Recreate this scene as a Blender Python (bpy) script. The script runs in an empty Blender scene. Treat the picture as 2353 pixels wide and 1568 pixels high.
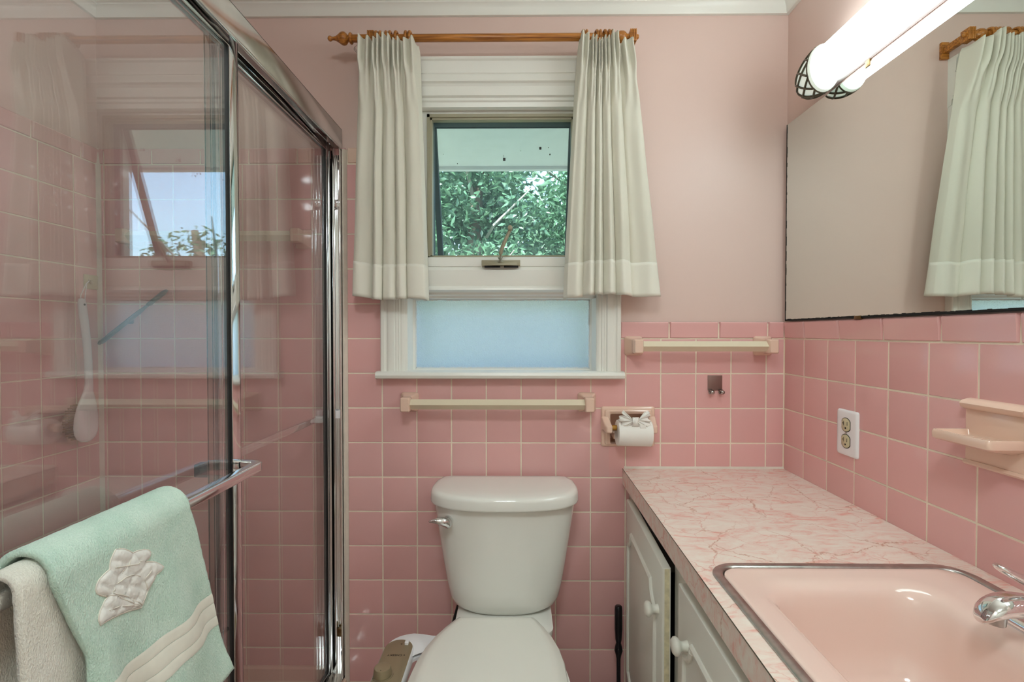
import bpy, bmesh, math, random
from mathutils import Vector, Matrix, noise
from mathutils.geometry import delaunay_2d_cdt
R = math.radians
PI = math.pi
random.seed(7)
S = bpy.context.scene
COL = S.collection

# ------------------------------------------------------------------ colours and materials
def lin(c):
    c = c / 255.0
    return c / 12.92 if c <= 0.04045 else ((c + 0.055) / 1.055) ** 2.4
def rgb(r, g, b):
    return (lin(r), lin(g), lin(b), 1.0)

def newmat(name):
    m = bpy.data.materials.new(name)
    m.use_nodes = True
    nt = m.node_tree
    for n in list(nt.nodes):
        nt.nodes.remove(n)
    out = nt.nodes.new('ShaderNodeOutputMaterial')
    return m, nt, out

def N(nt, typ, **kw):
    n = nt.nodes.new(typ)
    for k, v in kw.items():
        if k in n.inputs:
            n.inputs[k].default_value = v
        else:
            setattr(n, k, v)
    return n

def pm(name, col, rough=0.5, metal=0.0, var=0.0, vscale=8.0, bump=0.0, bscale=60.0, bdist=0.001,
       coat=0.0, sss=0.0, trans=0.0, spec=0.5, sheen=0.0, island=0.0, bdetail=3.0):
    m, nt, out = newmat(name)
    b = N(nt, 'ShaderNodeBsdfPrincipled')
    b.inputs['Base Color'].default_value = col
    b.inputs['Roughness'].default_value = rough
    b.inputs['Metallic'].default_value = metal
    b.inputs['Coat Weight'].default_value = coat
    b.inputs['Specular IOR Level'].default_value = spec
    b.inputs['Sheen Weight'].default_value = sheen
    tc = N(nt, 'ShaderNodeTexCoord')
    if var > 0 or island > 0:
        hsv = N(nt, 'ShaderNodeHueSaturation')
        hsv.inputs['Color'].default_value = col
        if island > 0:
            g = N(nt, 'ShaderNodeNewGeometry')
            mr = N(nt, 'ShaderNodeMapRange')
            mr.inputs['To Min'].default_value = 1 - island
            mr.inputs['To Max'].default_value = 1 + island
            nt.links.new(g.outputs['Random Per Island'], mr.inputs['Value'])
            nt.links.new(mr.outputs['Result'], hsv.inputs['Value'])
            mr2 = N(nt, 'ShaderNodeMapRange')
            mr2.inputs['To Min'].default_value = 1 + island
            mr2.inputs['To Max'].default_value = 1 - island
            fr = N(nt, 'ShaderNodeMath', operation='FRACT')
            mu = N(nt, 'ShaderNodeMath', operation='MULTIPLY')
            mu.inputs[1].default_value = 17.3
            nt.links.new(g.outputs['Random Per Island'], mu.inputs[0])
            nt.links.new(mu.outputs[0], fr.inputs[0])
            nt.links.new(fr.outputs[0], mr2.inputs['Value'])
            nt.links.new(mr2.outputs['Result'], hsv.inputs['Saturation'])
        else:
            nz = N(nt, 'ShaderNodeTexNoise')
            nz.inputs['Scale'].default_value = vscale
            nz.inputs['Detail'].default_value = 4
            nt.links.new(tc.outputs['Object'], nz.inputs['Vector'])
            mr = N(nt, 'ShaderNodeMapRange')
            mr.inputs['From Min'].default_value = 0.3
            mr.inputs['From Max'].default_value = 0.7
            mr.inputs['To Min'].default_value = 1 - var
            mr.inputs['To Max'].default_value = 1 + var
            nt.links.new(nz.outputs['Fac'], mr.inputs['Value'])
            nt.links.new(mr.outputs['Result'], hsv.inputs['Value'])
        nt.links.new(hsv.outputs['Color'], b.inputs['Base Color'])
    if bump > 0:
        nz = N(nt, 'ShaderNodeTexNoise')
        nz.inputs['Scale'].default_value = bscale
        nz.inputs['Detail'].default_value = bdetail
        nt.links.new(tc.outputs['Object'], nz.inputs['Vector'])
        bp = N(nt, 'ShaderNodeBump')
        bp.inputs['Strength'].default_value = bump
        bp.inputs['Distance'].default_value = bdist
        nt.links.new(nz.outputs['Fac'], bp.inputs['Height'])
        nt.links.new(bp.outputs['Normal'], b.inputs['Normal'])
    nt.links.new(b.outputs['BSDF'], out.inputs['Surface'])
    return m

M = {}
M['tile'] = pm('pink glazed tile', rgb(229, 177, 174), 0.10, island=0.035, spec=0.6, bump=0.05, bscale=14, bdist=0.002, bdetail=1)
M['grout'] = pm('cream grout', rgb(240, 226, 206), 0.85, var=0.08, vscale=20)
M['paint'] = pm('pink wall paint', rgb(222, 194, 184), 0.42, bump=0.12, bscale=220, bdist=0.0006)
M['ceil'] = pm('white ceiling paint', rgb(236, 234, 226), 0.8)
M['white'] = pm('white gloss paint', rgb(236, 234, 226), 0.32, bump=0.1, bscale=40, bdist=0.001)
M['cab'] = pm('grey white cabinet paint', rgb(226, 224, 214), 0.38, bump=0.12, bscale=50, bdist=0.001)
M['cabedge'] = pm('worn cream board edge', rgb(214, 204, 170), 0.6, var=0.18, vscale=60)
M['dark'] = pm('dark gap', rgb(14, 13, 12), 0.8)
M['porc'] = pm('white porcelain', rgb(238, 236, 229), 0.07, spec=0.6)
M['seat'] = pm('white plastic seat', rgb(240, 237, 228), 0.18)
M['plast'] = pm('bright white plastic', rgb(242, 240, 242), 0.25)
M['peach'] = pm('peach glazed ceramic', rgb(233, 200, 180), 0.12, spec=0.6)
M['cream'] = pm('cream plastic bar', rgb(226, 212, 186), 0.3)
M['chrome'] = pm('chrome', (0.80, 0.81, 0.82, 1), 0.07, 1.0)
M['chromeworn'] = pm('spotted bright aluminium', (0.74, 0.73, 0.71, 1), 0.16, 1.0, var=0.12, vscale=14, bump=0.05, bscale=30, bdist=0.001)
M['blackrub'] = pm('black rubber', rgb(20, 20, 20), 0.5)
M['steel'] = pm('brushed steel ring', (0.46, 0.44, 0.42, 1), 0.3, 1.0, var=0.15, vscale=60)
M['nickel'] = pm('brushed nickel', rgb(164, 150, 122), 0.38, 0.45)
M['bronze'] = pm('bronze aluminium', rgb(158, 150, 126), 0.4, 0.1)
M['darkbronze'] = pm('dark bronze sash', rgb(24, 25, 24), 0.6, 0.0)
M['brownplate'] = pm('smoky steel plate', (0.30, 0.20, 0.18, 1), 0.4, 0.8)
M['brass'] = pm('aged brass', rgb(176, 132, 62), 0.35, 0.7, var=0.2, vscale=90)
M['paper'] = pm('soft white paper', rgb(242, 238, 232), 0.95, bump=0.25, bscale=500, bdist=0.0006)
M['cardboard'] = pm('brown cardboard core', rgb(120, 90, 62), 0.9)
M['blackiron'] = pm('black lacquer', rgb(16, 16, 22), 0.22)
M['bristle'] = pm('brown bristle', rgb(150, 96, 56), 0.7)
M['greyblue'] = pm('blue grey rubber', rgb(56, 66, 80), 0.45)
M['ivory'] = pm('ivory bakelite', rgb(206, 196, 160), 0.3)
M['soffit'] = pm('white soffit board', rgb(235, 237, 238), 0.7, var=0.03, vscale=20)
M['grass'] = pm('lawn', rgb(150, 150, 128), 0.9, var=0.25, vscale=6)
M['bark'] = pm('tree bark', rgb(120, 104, 88), 0.9, var=0.25, vscale=10)
M['branch'] = pm('pale bare branch', rgb(205, 196, 184), 0.8)
M['hinge'] = pm('tarnished steel clip', rgb(110, 84, 52), 0.4, 0.8, var=0.3, vscale=300)
M['floor'] = pm('floor tile', rgb(196, 170, 158), 0.3, var=0.08, vscale=20)
M['sink'] = pm('pink enamel', rgb(237, 208, 196), 0.09, spec=0.6)
M['caulk'] = pm('white caulk', rgb(226, 214, 200), 0.6, var=0.06, vscale=30)
M['lattice'] = pm('antique pewter lattice', rgb(92, 86, 72), 0.4, 0.6)
M['frostcap'] = pm('milky inner cap', rgb(232, 240, 226), 0.3)
_b = [n for n in M['frostcap'].node_tree.nodes if n.type == 'BSDF_PRINCIPLED'][0]
_b.inputs['Emission Color'].default_value = (0.86, 1.0, 0.92, 1)      # lit from inside by the lamp
_b.inputs['Emission Strength'].default_value = 0.22
M['ink'] = pm('black print', rgb(28, 22, 20), 0.5)

def wood(name):
    m, nt, out = newmat(name)
    b = N(nt, 'ShaderNodeBsdfPrincipled')
    b.inputs['Roughness'].default_value = 0.32
    tc = N(nt, 'ShaderNodeTexCoord')
    mp = N(nt, 'ShaderNodeMapping')
    mp.inputs['Scale'].default_value = (3, 70, 70)
    nz = N(nt, 'ShaderNodeTexNoise')
    nz.inputs['Scale'].default_value = 3
    nz.inputs['Detail'].default_value = 6
    cr = N(nt, 'ShaderNodeValToRGB')
    cr.color_ramp.elements[0].position = 0.32
    cr.color_ramp.elements[0].color = rgb(126, 70, 22)
    cr.color_ramp.elements[1].position = 0.68
    cr.color_ramp.elements[1].color = rgb(204, 134, 58)
    nt.links.new(tc.outputs['Object'], mp.inputs['Vector'])
    nt.links.new(mp.outputs['Vector'], nz.inputs['Vector'])
    nt.links.new(nz.outputs['Fac'], cr.inputs['Fac'])
    nt.links.new(cr.outputs['Color'], b.inputs['Base Color'])
    nt.links.new(b.outputs['BSDF'], out.inputs['Surface'])
    return m
M['wood'] = wood('golden oak')

def fabric(name, col, transl=0.25, wscale=900):
    m, nt, out = newmat(name)
    b = N(nt, 'ShaderNodeBsdfPrincipled')
    b.inputs['Base Color'].default_value = col
    b.inputs['Roughness'].default_value = 0.9
    b.inputs['Sheen Weight'].default_value = 0.15
    tc = N(nt, 'ShaderNodeTexCoord')
    nz = N(nt, 'ShaderNodeTexNoise')
    nz.inputs['Scale'].default_value = wscale
    nt.links.new(tc.outputs['Object'], nz.inputs['Vector'])
    bp = N(nt, 'ShaderNodeBump')
    bp.inputs['Strength'].default_value = 0.25
    bp.inputs['Distance'].default_value = 0.0006
    nt.links.new(nz.outputs['Fac'], bp.inputs['Height'])
    nt.links.new(bp.outputs['Normal'], b.inputs['Normal'])
    t = N(nt, 'ShaderNodeBsdfTranslucent')
    t.inputs['Color'].default_value = col
    mx = N(nt, 'ShaderNodeMixShader')
    mx.inputs['Fac'].default_value = transl
    nt.links.new(b.outputs['BSDF'], mx.inputs[1])
    nt.links.new(t.outputs['BSDF'], mx.inputs[2])
    nt.links.new(mx.outputs['Shader'], out.inputs['Surface'])
    return m
M['curtain'] = fabric('off white linen', rgb(236, 232, 218), 0.22)
M['hem'] = fabric('off white linen doubled', rgb(238, 234, 221), 0.08)

def terry(name, col, col2):
    m, nt, out = newmat(name)
    b = N(nt, 'ShaderNodeBsdfPrincipled')
    b.inputs['Roughness'].default_value = 1.0
    b.inputs['Sheen Weight'].default_value = 0.4
    b.inputs['Specular IOR Level'].default_value = 0.1
    tc = N(nt, 'ShaderNodeTexCoord')
    mp = N(nt, 'ShaderNodeMapping')
    mp.inputs['Scale'].default_value = (620, 620, 330)
    nz = N(nt, 'ShaderNodeTexNoise')
    nz.inputs['Scale'].default_value = 1.0
    nz.inputs['Detail'].default_value = 3
    nt.links.new(tc.outputs['Object'], mp.inputs['Vector'])
    nt.links.new(mp.outputs['Vector'], nz.inputs['Vector'])
    nz2 = N(nt, 'ShaderNodeTexNoise')
    nz2.inputs['Scale'].default_value = 22
    nz2.inputs['Detail'].default_value = 4
    nt.links.new(tc.outputs['Object'], nz2.inputs['Vector'])
    mx = N(nt, 'ShaderNodeMix', data_type='RGBA')
    mx.inputs['A'].default_value = col2
    mx.inputs['B'].default_value = col
    ad = N(nt, 'ShaderNodeMath', operation='ADD')
    nt.links.new(nz.outputs['Fac'], ad.inputs[0])
    nt.links.new(nz2.outputs['Fac'], ad.inputs[1])
    mr = N(nt, 'ShaderNodeMapRange')
    mr.inputs['From Min'].default_value = 0.65
    mr.inputs['From Max'].default_value = 1.25
    nt.links.new(ad.outputs[0], mr.inputs['Value'])
    nt.links.new(mr.outputs['Result'], mx.inputs['Factor'])
    nt.links.new(mx.outputs['Result'], b.inputs['Base Color'])
    bp = N(nt, 'ShaderNodeBump')
    bp.inputs['Strength'].default_value = 0.9
    bp.inputs['Distance'].default_value = 0.0022
    nt.links.new(nz.outputs['Fac'], bp.inputs['Height'])
    nt.links.new(bp.outputs['Normal'], b.inputs['Normal'])
    nt.links.new(b.outputs['BSDF'], out.inputs['Surface'])
    return m
M['terrygreen'] = terry('sea green terry', rgb(218, 241, 226), rgb(184, 218, 200))
M['terrycream'] = terry('cream terry', rgb(244, 243, 232), rgb(224, 220, 206))
M['satin'] = pm('cream satin ribbon', rgb(238, 237, 224), 0.4, var=0.04, vscale=40, bump=0.2, bscale=60, bdist=0.001)
M['quilt'] = pm('white quilted cotton', rgb(234, 233, 227), 0.75, var=0.05, vscale=60, bump=0.5, bscale=90, bdist=0.003)
M['stitch'] = pm('pale satin stitch', rgb(226, 220, 208), 0.6)

def glass(name, tint, f0=0.045, haze=0.03, hazecol=(0.8, 0.8, 0.8, 1)):
    m, nt, out = newmat(name)
    lw = N(nt, 'ShaderNodeLayerWeight')
    lw.inputs['Blend'].default_value = 0.5
    pw = N(nt, 'ShaderNodeMath', operation='POWER')
    pw.inputs[1].default_value = 5.0
    nt.links.new(lw.outputs['Facing'], pw.inputs[0])
    ma = N(nt, 'ShaderNodeMath', operation='MULTIPLY_ADD')
    ma.inputs[1].default_value = 1 - f0
    ma.inputs[2].default_value = f0
    nt.links.new(pw.outputs[0], ma.inputs[0])
    tr = N(nt, 'ShaderNodeBsdfTransparent')
    tr.inputs['Color'].default_value = tint
    gl = N(nt, 'ShaderNodeBsdfGlossy')
    gl.inputs['Roughness'].default_value = 0.012
    gl.inputs['Color'].default_value = (1, 1, 1, 1)
    mx = N(nt, 'ShaderNodeMixShader')
    nt.links.new(ma.outputs[0], mx.inputs['Fac'])
    nt.links.new(tr.outputs['BSDF'], mx.inputs[1])
    nt.links.new(gl.outputs['BSDF'], mx.inputs[2])
    last = mx
    if haze > 0:
        df = N(nt, 'ShaderNodeBsdfDiffuse')
        df.inputs['Color'].default_value = hazecol
        m2 = N(nt, 'ShaderNodeMixShader')
        m2.inputs['Fac'].default_value = haze
        nt.links.new(mx.outputs['Shader'], m2.inputs[1])
        nt.links.new(df.outputs['BSDF'], m2.inputs[2])
        last = m2
    nt.links.new(last.outputs['Shader'], out.inputs['Surface'])
    return m
M['glass'] = glass('clear shower glass', (0.97, 0.975, 0.97, 1), 0.12, 0.045)
M['pane'] = glass('window pane', (0.95, 0.97, 0.97, 1), 0.04, 0.0)
M['screen'] = glass('insect screen mesh', (0.86, 0.97, 1.0, 1), 0.0, 0.09, (0.30, 0.42, 0.46, 1))

def frosted():
    m, nt, out = newmat('frosted pebble glass')
    tc = N(nt, 'ShaderNodeTexCoord')
    nz = N(nt, 'ShaderNodeTexNoise')
    nz.inputs['Scale'].default_value = 330
    nz.inputs['Detail'].default_value = 2
    nt.links.new(tc.outputs['Object'], nz.inputs['Vector'])
    bp = N(nt, 'ShaderNodeBump')
    bp.inputs['Strength'].default_value = 1.0
    bp.inputs['Distance'].default_value = 0.004
    nt.links.new(nz.outputs['Fac'], bp.inputs['Height'])
    rf = N(nt, 'ShaderNodeBsdfRefraction')
    rf.inputs['Roughness'].default_value = 0.36
    rf.inputs['IOR'].default_value = 1.12
    rf.inputs['Color'].default_value = (0.77, 0.855, 0.93, 1)
    nt.links.new(bp.outputs['Normal'], rf.inputs['Normal'])
    tl = N(nt, 'ShaderNodeBsdfTranslucent')
    tl.inputs['Color'].default_value = (0.77, 0.855, 0.93, 1)
    nt.links.new(bp.outputs['Normal'], tl.inputs['Normal'])
    mx = N(nt, 'ShaderNodeMixShader')
    mx.inputs['Fac'].default_value = 0.5
    nt.links.new(rf.outputs['BSDF'], mx.inputs[1])
    nt.links.new(tl.outputs['BSDF'], mx.inputs[2])
    gl = N(nt, 'ShaderNodeBsdfGlossy')
    gl.inputs['Roughness'].default_value = 0.25
    m2 = N(nt, 'ShaderNodeMixShader')
    m2.inputs['Fac'].default_value = 0.06
    nt.links.new(mx.outputs['Shader'], m2.inputs[1])
    nt.links.new(gl.outputs['BSDF'], m2.inputs[2])
    nt.links.new(m2.outputs['Shader'], out.inputs['Surface'])
    return m
M['frost'] = frosted()

def mirror():
    m, nt, out = newmat('old silvered mirror')
    gl = N(nt, 'ShaderNodeBsdfGlossy')
    gl.inputs['Color'].default_value = (0.75, 0.80, 0.76, 1)
    gl.inputs['Roughness'].default_value = 0.004
    nt.links.new(gl.outputs['BSDF'], out.inputs['Surface'])
    return m
M['mirror'] = mirror()

def emit(name, col, s):
    m, nt, out = newmat(name)
    e = N(nt, 'ShaderNodeEmission')
    e.inputs['Color'].default_value = col
    e.inputs['Strength'].default_value = s
    nt.links.new(e.outputs['Emission'], out.inputs['Surface'])
    return m
M['tube'] = emit('lit diffuser', (0.86, 1.0, 1.01, 1), 6.8)

M['lamp'] = emit('fill lamp glow', (0.87, 1.0, 1.01, 1), 25.0)  # glow of the added ceiling dome that fills the room and shower

def marble():
    m, nt, out = newmat('pink marble laminate')
    b = N(nt, 'ShaderNodeBsdfPrincipled')
    b.inputs['Roughness'].default_value = 0.28
    tc = N(nt, 'ShaderNodeTexCoord')
    # patches
    mp = N(nt, 'ShaderNodeMapping')
    mp.inputs['Scale'].default_value = (13, 34, 24)
    mp.inputs['Rotation'].default_value = (0, 0, R(-14))
    nz = N(nt, 'ShaderNodeTexNoise')
    nz.inputs['Scale'].default_value = 1.0
    nz.inputs['Detail'].default_value = 9
    nz.inputs['Roughness'].default_value = 0.68
    nz.inputs['Distortion'].default_value = 1.2
    cr = N(nt, 'ShaderNodeValToRGB')
    e = cr.color_ramp.elements
    e[0].position = 0.40
    e[0].color = rgb(238, 226, 214)
    e[1].position = 0.66
    e[1].color = rgb(232, 170, 156)
    el = cr.color_ramp.elements.new(0.54)
    el.color = rgb(236, 212, 200)
    nt.links.new(tc.outputs['Object'], mp.inputs['Vector'])
    nt.links.new(mp.outputs['Vector'], nz.inputs['Vector'])
    nt.links.new(nz.outputs['Fac'], cr.inputs['Fac'])
    # veins: warped voronoi cell borders
    def veins(scale, width, warp, seedoff):
        n2 = N(nt, 'ShaderNodeTexNoise')
        n2.inputs['Scale'].default_value = 9
        n2.inputs['Detail'].default_value = 6
        n2.inputs['Roughness'].default_value = 0.65
        mp2 = N(nt, 'ShaderNodeMapping')
        mp2.inputs['Location'].default_value = (seedoff, seedoff * 0.7, 0)
        nt.links.new(tc.outputs['Object'], mp2.inputs['Vector'])
        nt.links.new(mp2.outputs['Vector'], n2.inputs['Vector'])
        sb = N(nt, 'ShaderNodeVectorMath', operation='SUBTRACT')
        sb.inputs[1].default_value = (0.5, 0.5, 0.5)
        nt.links.new(n2.outputs['Color'], sb.inputs[0])
        sc = N(nt, 'ShaderNodeVectorMath', operation='SCALE')
        sc.inputs['Scale'].default_value = warp
        nt.links.new(sb.outputs['Vector'], sc.inputs[0])
        ad = N(nt, 'ShaderNodeVectorMath', operation='ADD')
        nt.links.new(mp2.outputs['Vector'], ad.inputs[0])
        nt.links.new(sc.outputs['Vector'], ad.inputs[1])
        vo = N(nt, 'ShaderNodeTexVoronoi', feature='DISTANCE_TO_EDGE')
        vo.inputs['Scale'].default_value = scale
        nt.links.new(ad.outputs['Vector'], vo.inputs['Vector'])
        mr = N(nt, 'ShaderNodeMapRange')
        mr.inputs['From Min'].default_value = 0.0
        mr.inputs['From Max'].default_value = width
        mr.inputs['To Min'].default_value = 1.0
        mr.inputs['To Max'].default_value = 0.0
        nt.links.new(vo.outputs['Distance'], mr.inputs['Value'])
        # break the veins up
        n3 = N(nt, 'ShaderNodeTexNoise')
        n3.inputs['Scale'].default_value = 6
        nt.links.new(mp2.outputs['Vector'], n3.inputs['Vector'])
        m3 = N(nt, 'ShaderNodeMapRange')
        m3.inputs['From Min'].default_value = 0.42
        m3.inputs['From Max'].default_value = 0.58
        nt.links.new(n3.outputs['Fac'], m3.inputs['Value'])
        mu = N(nt, 'ShaderNodeMath', operation='MULTIPLY')
        nt.links.new(mr.outputs['Result'], mu.inputs[0])
        nt.links.new(m3.outputs['Result'], mu.inputs[1])
        return mu
    v1 = veins(6.5, 0.014, 0.10, 3.1)
    v2 = veins(15, 0.022, 0.07, 8.7)
    mxa = N(nt, 'ShaderNodeMix', data_type='RGBA')
    mxa.inputs['B'].default_value = rgb(196, 138, 112)
    nt.links.new(cr.outputs['Color'], mxa.inputs['A'])
    nt.links.new(v1.outputs[0], mxa.inputs['Factor'])
    mxb = N(nt, 'ShaderNodeMix', data_type='RGBA')
    mxb.inputs['B'].default_value = rgb(218, 140, 124)
    half = N(nt, 'ShaderNodeMath', operation='MULTIPLY')
    half.inputs[1].default_value = 0.7
    nt.links.new(v2.outputs[0], half.inputs[0])
    nt.links.new(mxa.outputs['Result'], mxb.inputs['A'])
    nt.links.new(half.outputs[0], mxb.inputs['Factor'])
    nt.links.new(mxb.outputs['Result'], b.inputs['Base Color'])
    nt.links.new(b.outputs['BSDF'], out.inputs['Surface'])
    return m
M['marble'] = marble()

def leafmat(name, c):
    m, nt, out = newmat(name)
    g = N(nt, 'ShaderNodeNewGeometry')
    cr = N(nt, 'ShaderNodeValToRGB')
    e = cr.color_ramp.elements
    e[0].color = (c[0] * 0.55, c[1] * 0.6, c[2] * 0.55, 1)
    e[1].color = (c[0] * 1.5, c[1] * 1.4, c[2] * 1.5, 1)
    nt.links.new(g.outputs['Random Per Island'], cr.inputs['Fac'])
    b = N(nt, 'ShaderNodeBsdfPrincipled')
    b.inputs['Roughness'].default_value = 0.32
    b.inputs['Specular IOR Level'].default_value = 0.8
    nt.links.new(cr.outputs['Color'], b.inputs['Base Color'])
    t = N(nt, 'ShaderNodeBsdfTranslucent')
    nt.links.new(cr.outputs['Color'], t.inputs['Color'])
    mx = N(nt, 'ShaderNodeMixShader')
    mx.inputs['Fac'].default_value = 0.35
    nt.links.new(b.outputs['BSDF'], mx.inputs[1])
    nt.links.new(t.outputs['BSDF'], mx.inputs[2])
    nt.links.new(mx.outputs['Shader'], out.inputs['Surface'])
    return m
M['leaf'] = leafmat('glossy green leaf', (0.13, 0.24, 0.13))
M['leafb'] = leafmat('lighter green leaf', (0.19, 0.29, 0.17))

# ------------------------------------------------------------------ object helpers
ROOT = {}
def tag(o, label=None, cat=None, group=None, kind=None):
    if label: o['label'] = label
    if cat: o['category'] = cat
    if group: o['group'] = group
    if kind: o['kind'] = kind
    return o

def thing(name, label, cat, loc, group=None):
    o = bpy.data.objects.new(name, None)
    COL.objects.link(o)
    o.location = loc
    o.empty_display_size = 0.05
    ROOT[o.name] = Vector(loc)
    return tag(o, label, cat, group)

def obj(name, bm, mat, parent=None, angle=35, local=False, label=None):
    me = bpy.data.meshes.new(name)
    bmesh.ops.recalc_face_normals(bm, faces=bm.faces)
    bm.to_mesh(me)
    bm.free()
    mats = mat if isinstance(mat, list) else [mat]
    for m in mats:
        me.materials.append(M[m])
    if angle:
        me.shade_smooth()
        me.set_sharp_from_angle(angle=R(angle))
    o = bpy.data.objects.new(name, me)
    COL.objects.link(o)
    if parent is not None:
        o.parent = parent
        if parent.name in ROOT and not local:
            o.location = -ROOT[parent.name]      # mesh is written in room coordinates
    if label: o['label'] = label
    return o

def struct(name, bm, mat, parent=None, angle=35):
    o = obj(name, bm, mat, parent, angle)
    if parent is None:
        o['kind'] = 'structure'
    return o

def copy_tree(root, loc, label=None):
    r = root.copy()
    COL.objects.link(r)
    r.location = loc
    ROOT[r.name] = Vector(loc)
    if label: r['label'] = label
    for ch in list(root.children):
        c = ch.copy()
        COL.objects.link(c)
        c.parent = r
        for g in ch.children:
            d = g.copy()
            COL.objects.link(d)
            d.parent = c
    return r

def BM():
    return bmesh.new()

def box(bm, x0, x1, y0, y1, z0, z1, bev=0.0, seg=2, mi=0):
    t = bmesh.new()
    bmesh.ops.create_cube(t, size=1.0)
    sx, sy, sz = abs(x1 - x0), abs(y1 - y0), abs(z1 - z0)
    for v in t.verts:
        v.co = Vector(((x0 + x1) / 2 + v.co.x * sx, (y0 + y1) / 2 + v.co.y * sy, (z0 + z1) / 2 + v.co.z * sz))
    if bev > 0:
        bmesh.ops.bevel(t, geom=list(t.edges), offset=min(bev, 0.49 * min(sx, sy, sz)), segments=seg, affect='EDGES', profile=0.5)
    for f in t.faces:
        f.material_index = mi
    add(bm, t)

def add(bm, t, mat=None):
    me = bpy.data.meshes.new('tmp')
    t.to_mesh(me)
    t.free()
    if mat is not None:
        me.transform(mat)
    bm.from_mesh(me)
    bpy.data.meshes.remove(me)

def loft(bm, rings, closed=True, cap0=True, cap1=True, mi=0):
    vs = [[bm.verts.new(p) for p in r] for r in rings]
    n = len(vs[0])
    for i in range(len(vs) - 1):
        for j in range(n if closed else n - 1):
            k = (j + 1) % n
            f = bm.faces.new((vs[i][j], vs[i][k], vs[i + 1][k], vs[i + 1][j]))
            f.material_index = mi
    if closed and cap0 and n > 2:
        bm.faces.new(vs[0][::-1]).material_index = mi
    if closed and cap1 and n > 2:
        bm.faces.new(vs[-1]).material_index = mi
    return vs

def frame_of(d):
    d = Vector(d).normalized()
    a = Vector((0, 0, 1)) if abs(d.z) < 0.9 else Vector((1, 0, 0))
    u = d.cross(a).normalized()
    return d, u, u.cross(d).normalized()

def lathe(bm, origin, direction, prof, seg=24, mi=0):
    """prof: list of (t along direction, radius)"""
    d, u, w = frame_of(direction)
    o = Vector(origin)
    rings = []
    for t, r in prof:
        r = max(r, 1e-5)
        rings.append([o + d * t + (u * math.cos(2 * PI * k / seg) + w * math.sin(2 * PI * k / seg)) * r for k in range(seg)])
    loft(bm, rings, mi=mi)

def tube(bm, pts, r, seg=10, flat=None, mi=0):
    pts = [Vector(p) for p in pts]
    rings = []
    prev_u = None
    for i, p in enumerate(pts):
        if i == 0: d = pts[1] - p
        elif i == len(pts) - 1: d = p - pts[i - 1]
        else: d = (pts[i + 1] - pts[i - 1])
        d.normalize()
        if prev_u is None:
            _, u, w = frame_of(d)
        else:
            u = (prev_u - d * prev_u.dot(d)).normalized()
            w = d.cross(u)
        prev_u = u
        rr = r[i] if isinstance(r, (list, tuple)) else r
        f = flat if flat else 1.0
        rings.append([p + (u * math.cos(2 * PI * k / seg) + w * math.sin(2 * PI * k / seg) * f) * rr for k in range(seg)])
    loft(bm, rings, mi=mi)

def prism(bm, poly, axis, a, b, mi=0):
    """poly of 2D points extruded along axis: 'x' -> (y,z), 'y' -> (x,z), 'z' -> (x,y)"""
    def P(p, t):
        if axis == 'x': return (t, p[0], p[1])
        if axis == 'y': return (p[0], t, p[1])
        return (p[0], p[1], t)
    loft(bm, [[P(p, a) for p in poly], [P(p, b) for p in poly]], mi=mi)

def bez(p0, p1, p2, p3, n):
    out = []
    for i in range(n + 1):
        t = i / n
        out.append(tuple(((1 - t) ** 3) * a + 3 * ((1 - t) ** 2) * t * b + 3 * (1 - t) * t * t * c + t ** 3 * d
                         for a, b, c, d in zip(p0, p1, p2, p3)))
    return out

def rrect(x0, x1, y0, y1, r, n=8):
    pts = []
    for cx, cy, a0 in ((x1 - r, y1 - r, 0), (x0 + r, y1 - r, 90), (x0 + r, y0 + r, 180), (x1 - r, y0 + r, 270)):
        for k in range(n + 1):
            a = R(a0 + 90 * k / n)
            pts.append((cx + r * math.cos(a), cy + r * math.sin(a)))
    return pts

def slab(x0, x1, z0, z1, holes, put, t):
    """a wall sheet in (u,v) with rectangular holes, thickness t; put(u,v,d) -> point"""
    bm = BM()
    us = sorted({x0, x1} | {min(max(h[k], x0), x1) for h in holes for k in (0, 1)})
    vs = sorted({z0, z1} | {min(max(h[k], z0), z1) for h in holes for k in (2, 3)})
    def solid(i, j):
        if i < 0 or j < 0 or i >= len(us) - 1 or j >= len(vs) - 1: return False
        cu, cv = (us[i] + us[i + 1]) / 2, (vs[j] + vs[j + 1]) / 2
        return not any(h[0] < cu < h[1] and h[2] < cv < h[3] for h in holes)
    cache = {}
    def V(i, j, d):
        if (i, j, d) not in cache:
            cache[(i, j, d)] = bm.verts.new(put(us[i], vs[j], t if d else 0.0))
        return cache[(i, j, d)]
    for i in range(len(us) - 1):
        for j in range(len(vs) - 1):
            if not solid(i, j): continue
            bm.faces.new([V(i, j, 0), V(i + 1, j, 0), V(i + 1, j + 1, 0), V(i, j + 1, 0)])
            bm.faces.new([V(i, j, 1), V(i, j + 1, 1), V(i + 1, j + 1, 1), V(i + 1, j, 1)])
            if not solid(i - 1, j): bm.faces.new([V(i, j, 0), V(i, j + 1, 0), V(i, j + 1, 1), V(i, j, 1)])
            if not solid(i + 1, j): bm.faces.new([V(i + 1, j, 0), V(i + 1, j, 1), V(i + 1, j + 1, 1), V(i + 1, j + 1, 0)])
            if not solid(i, j - 1): bm.faces.new([V(i, j, 0), V(i, j, 1), V(i + 1, j, 1), V(i + 1, j, 0)])
            if not solid(i, j + 1): bm.faces.new([V(i, j + 1, 0), V(i + 1, j + 1, 0), V(i + 1, j + 1, 1), V(i, j + 1, 1)])
    return bm

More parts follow.
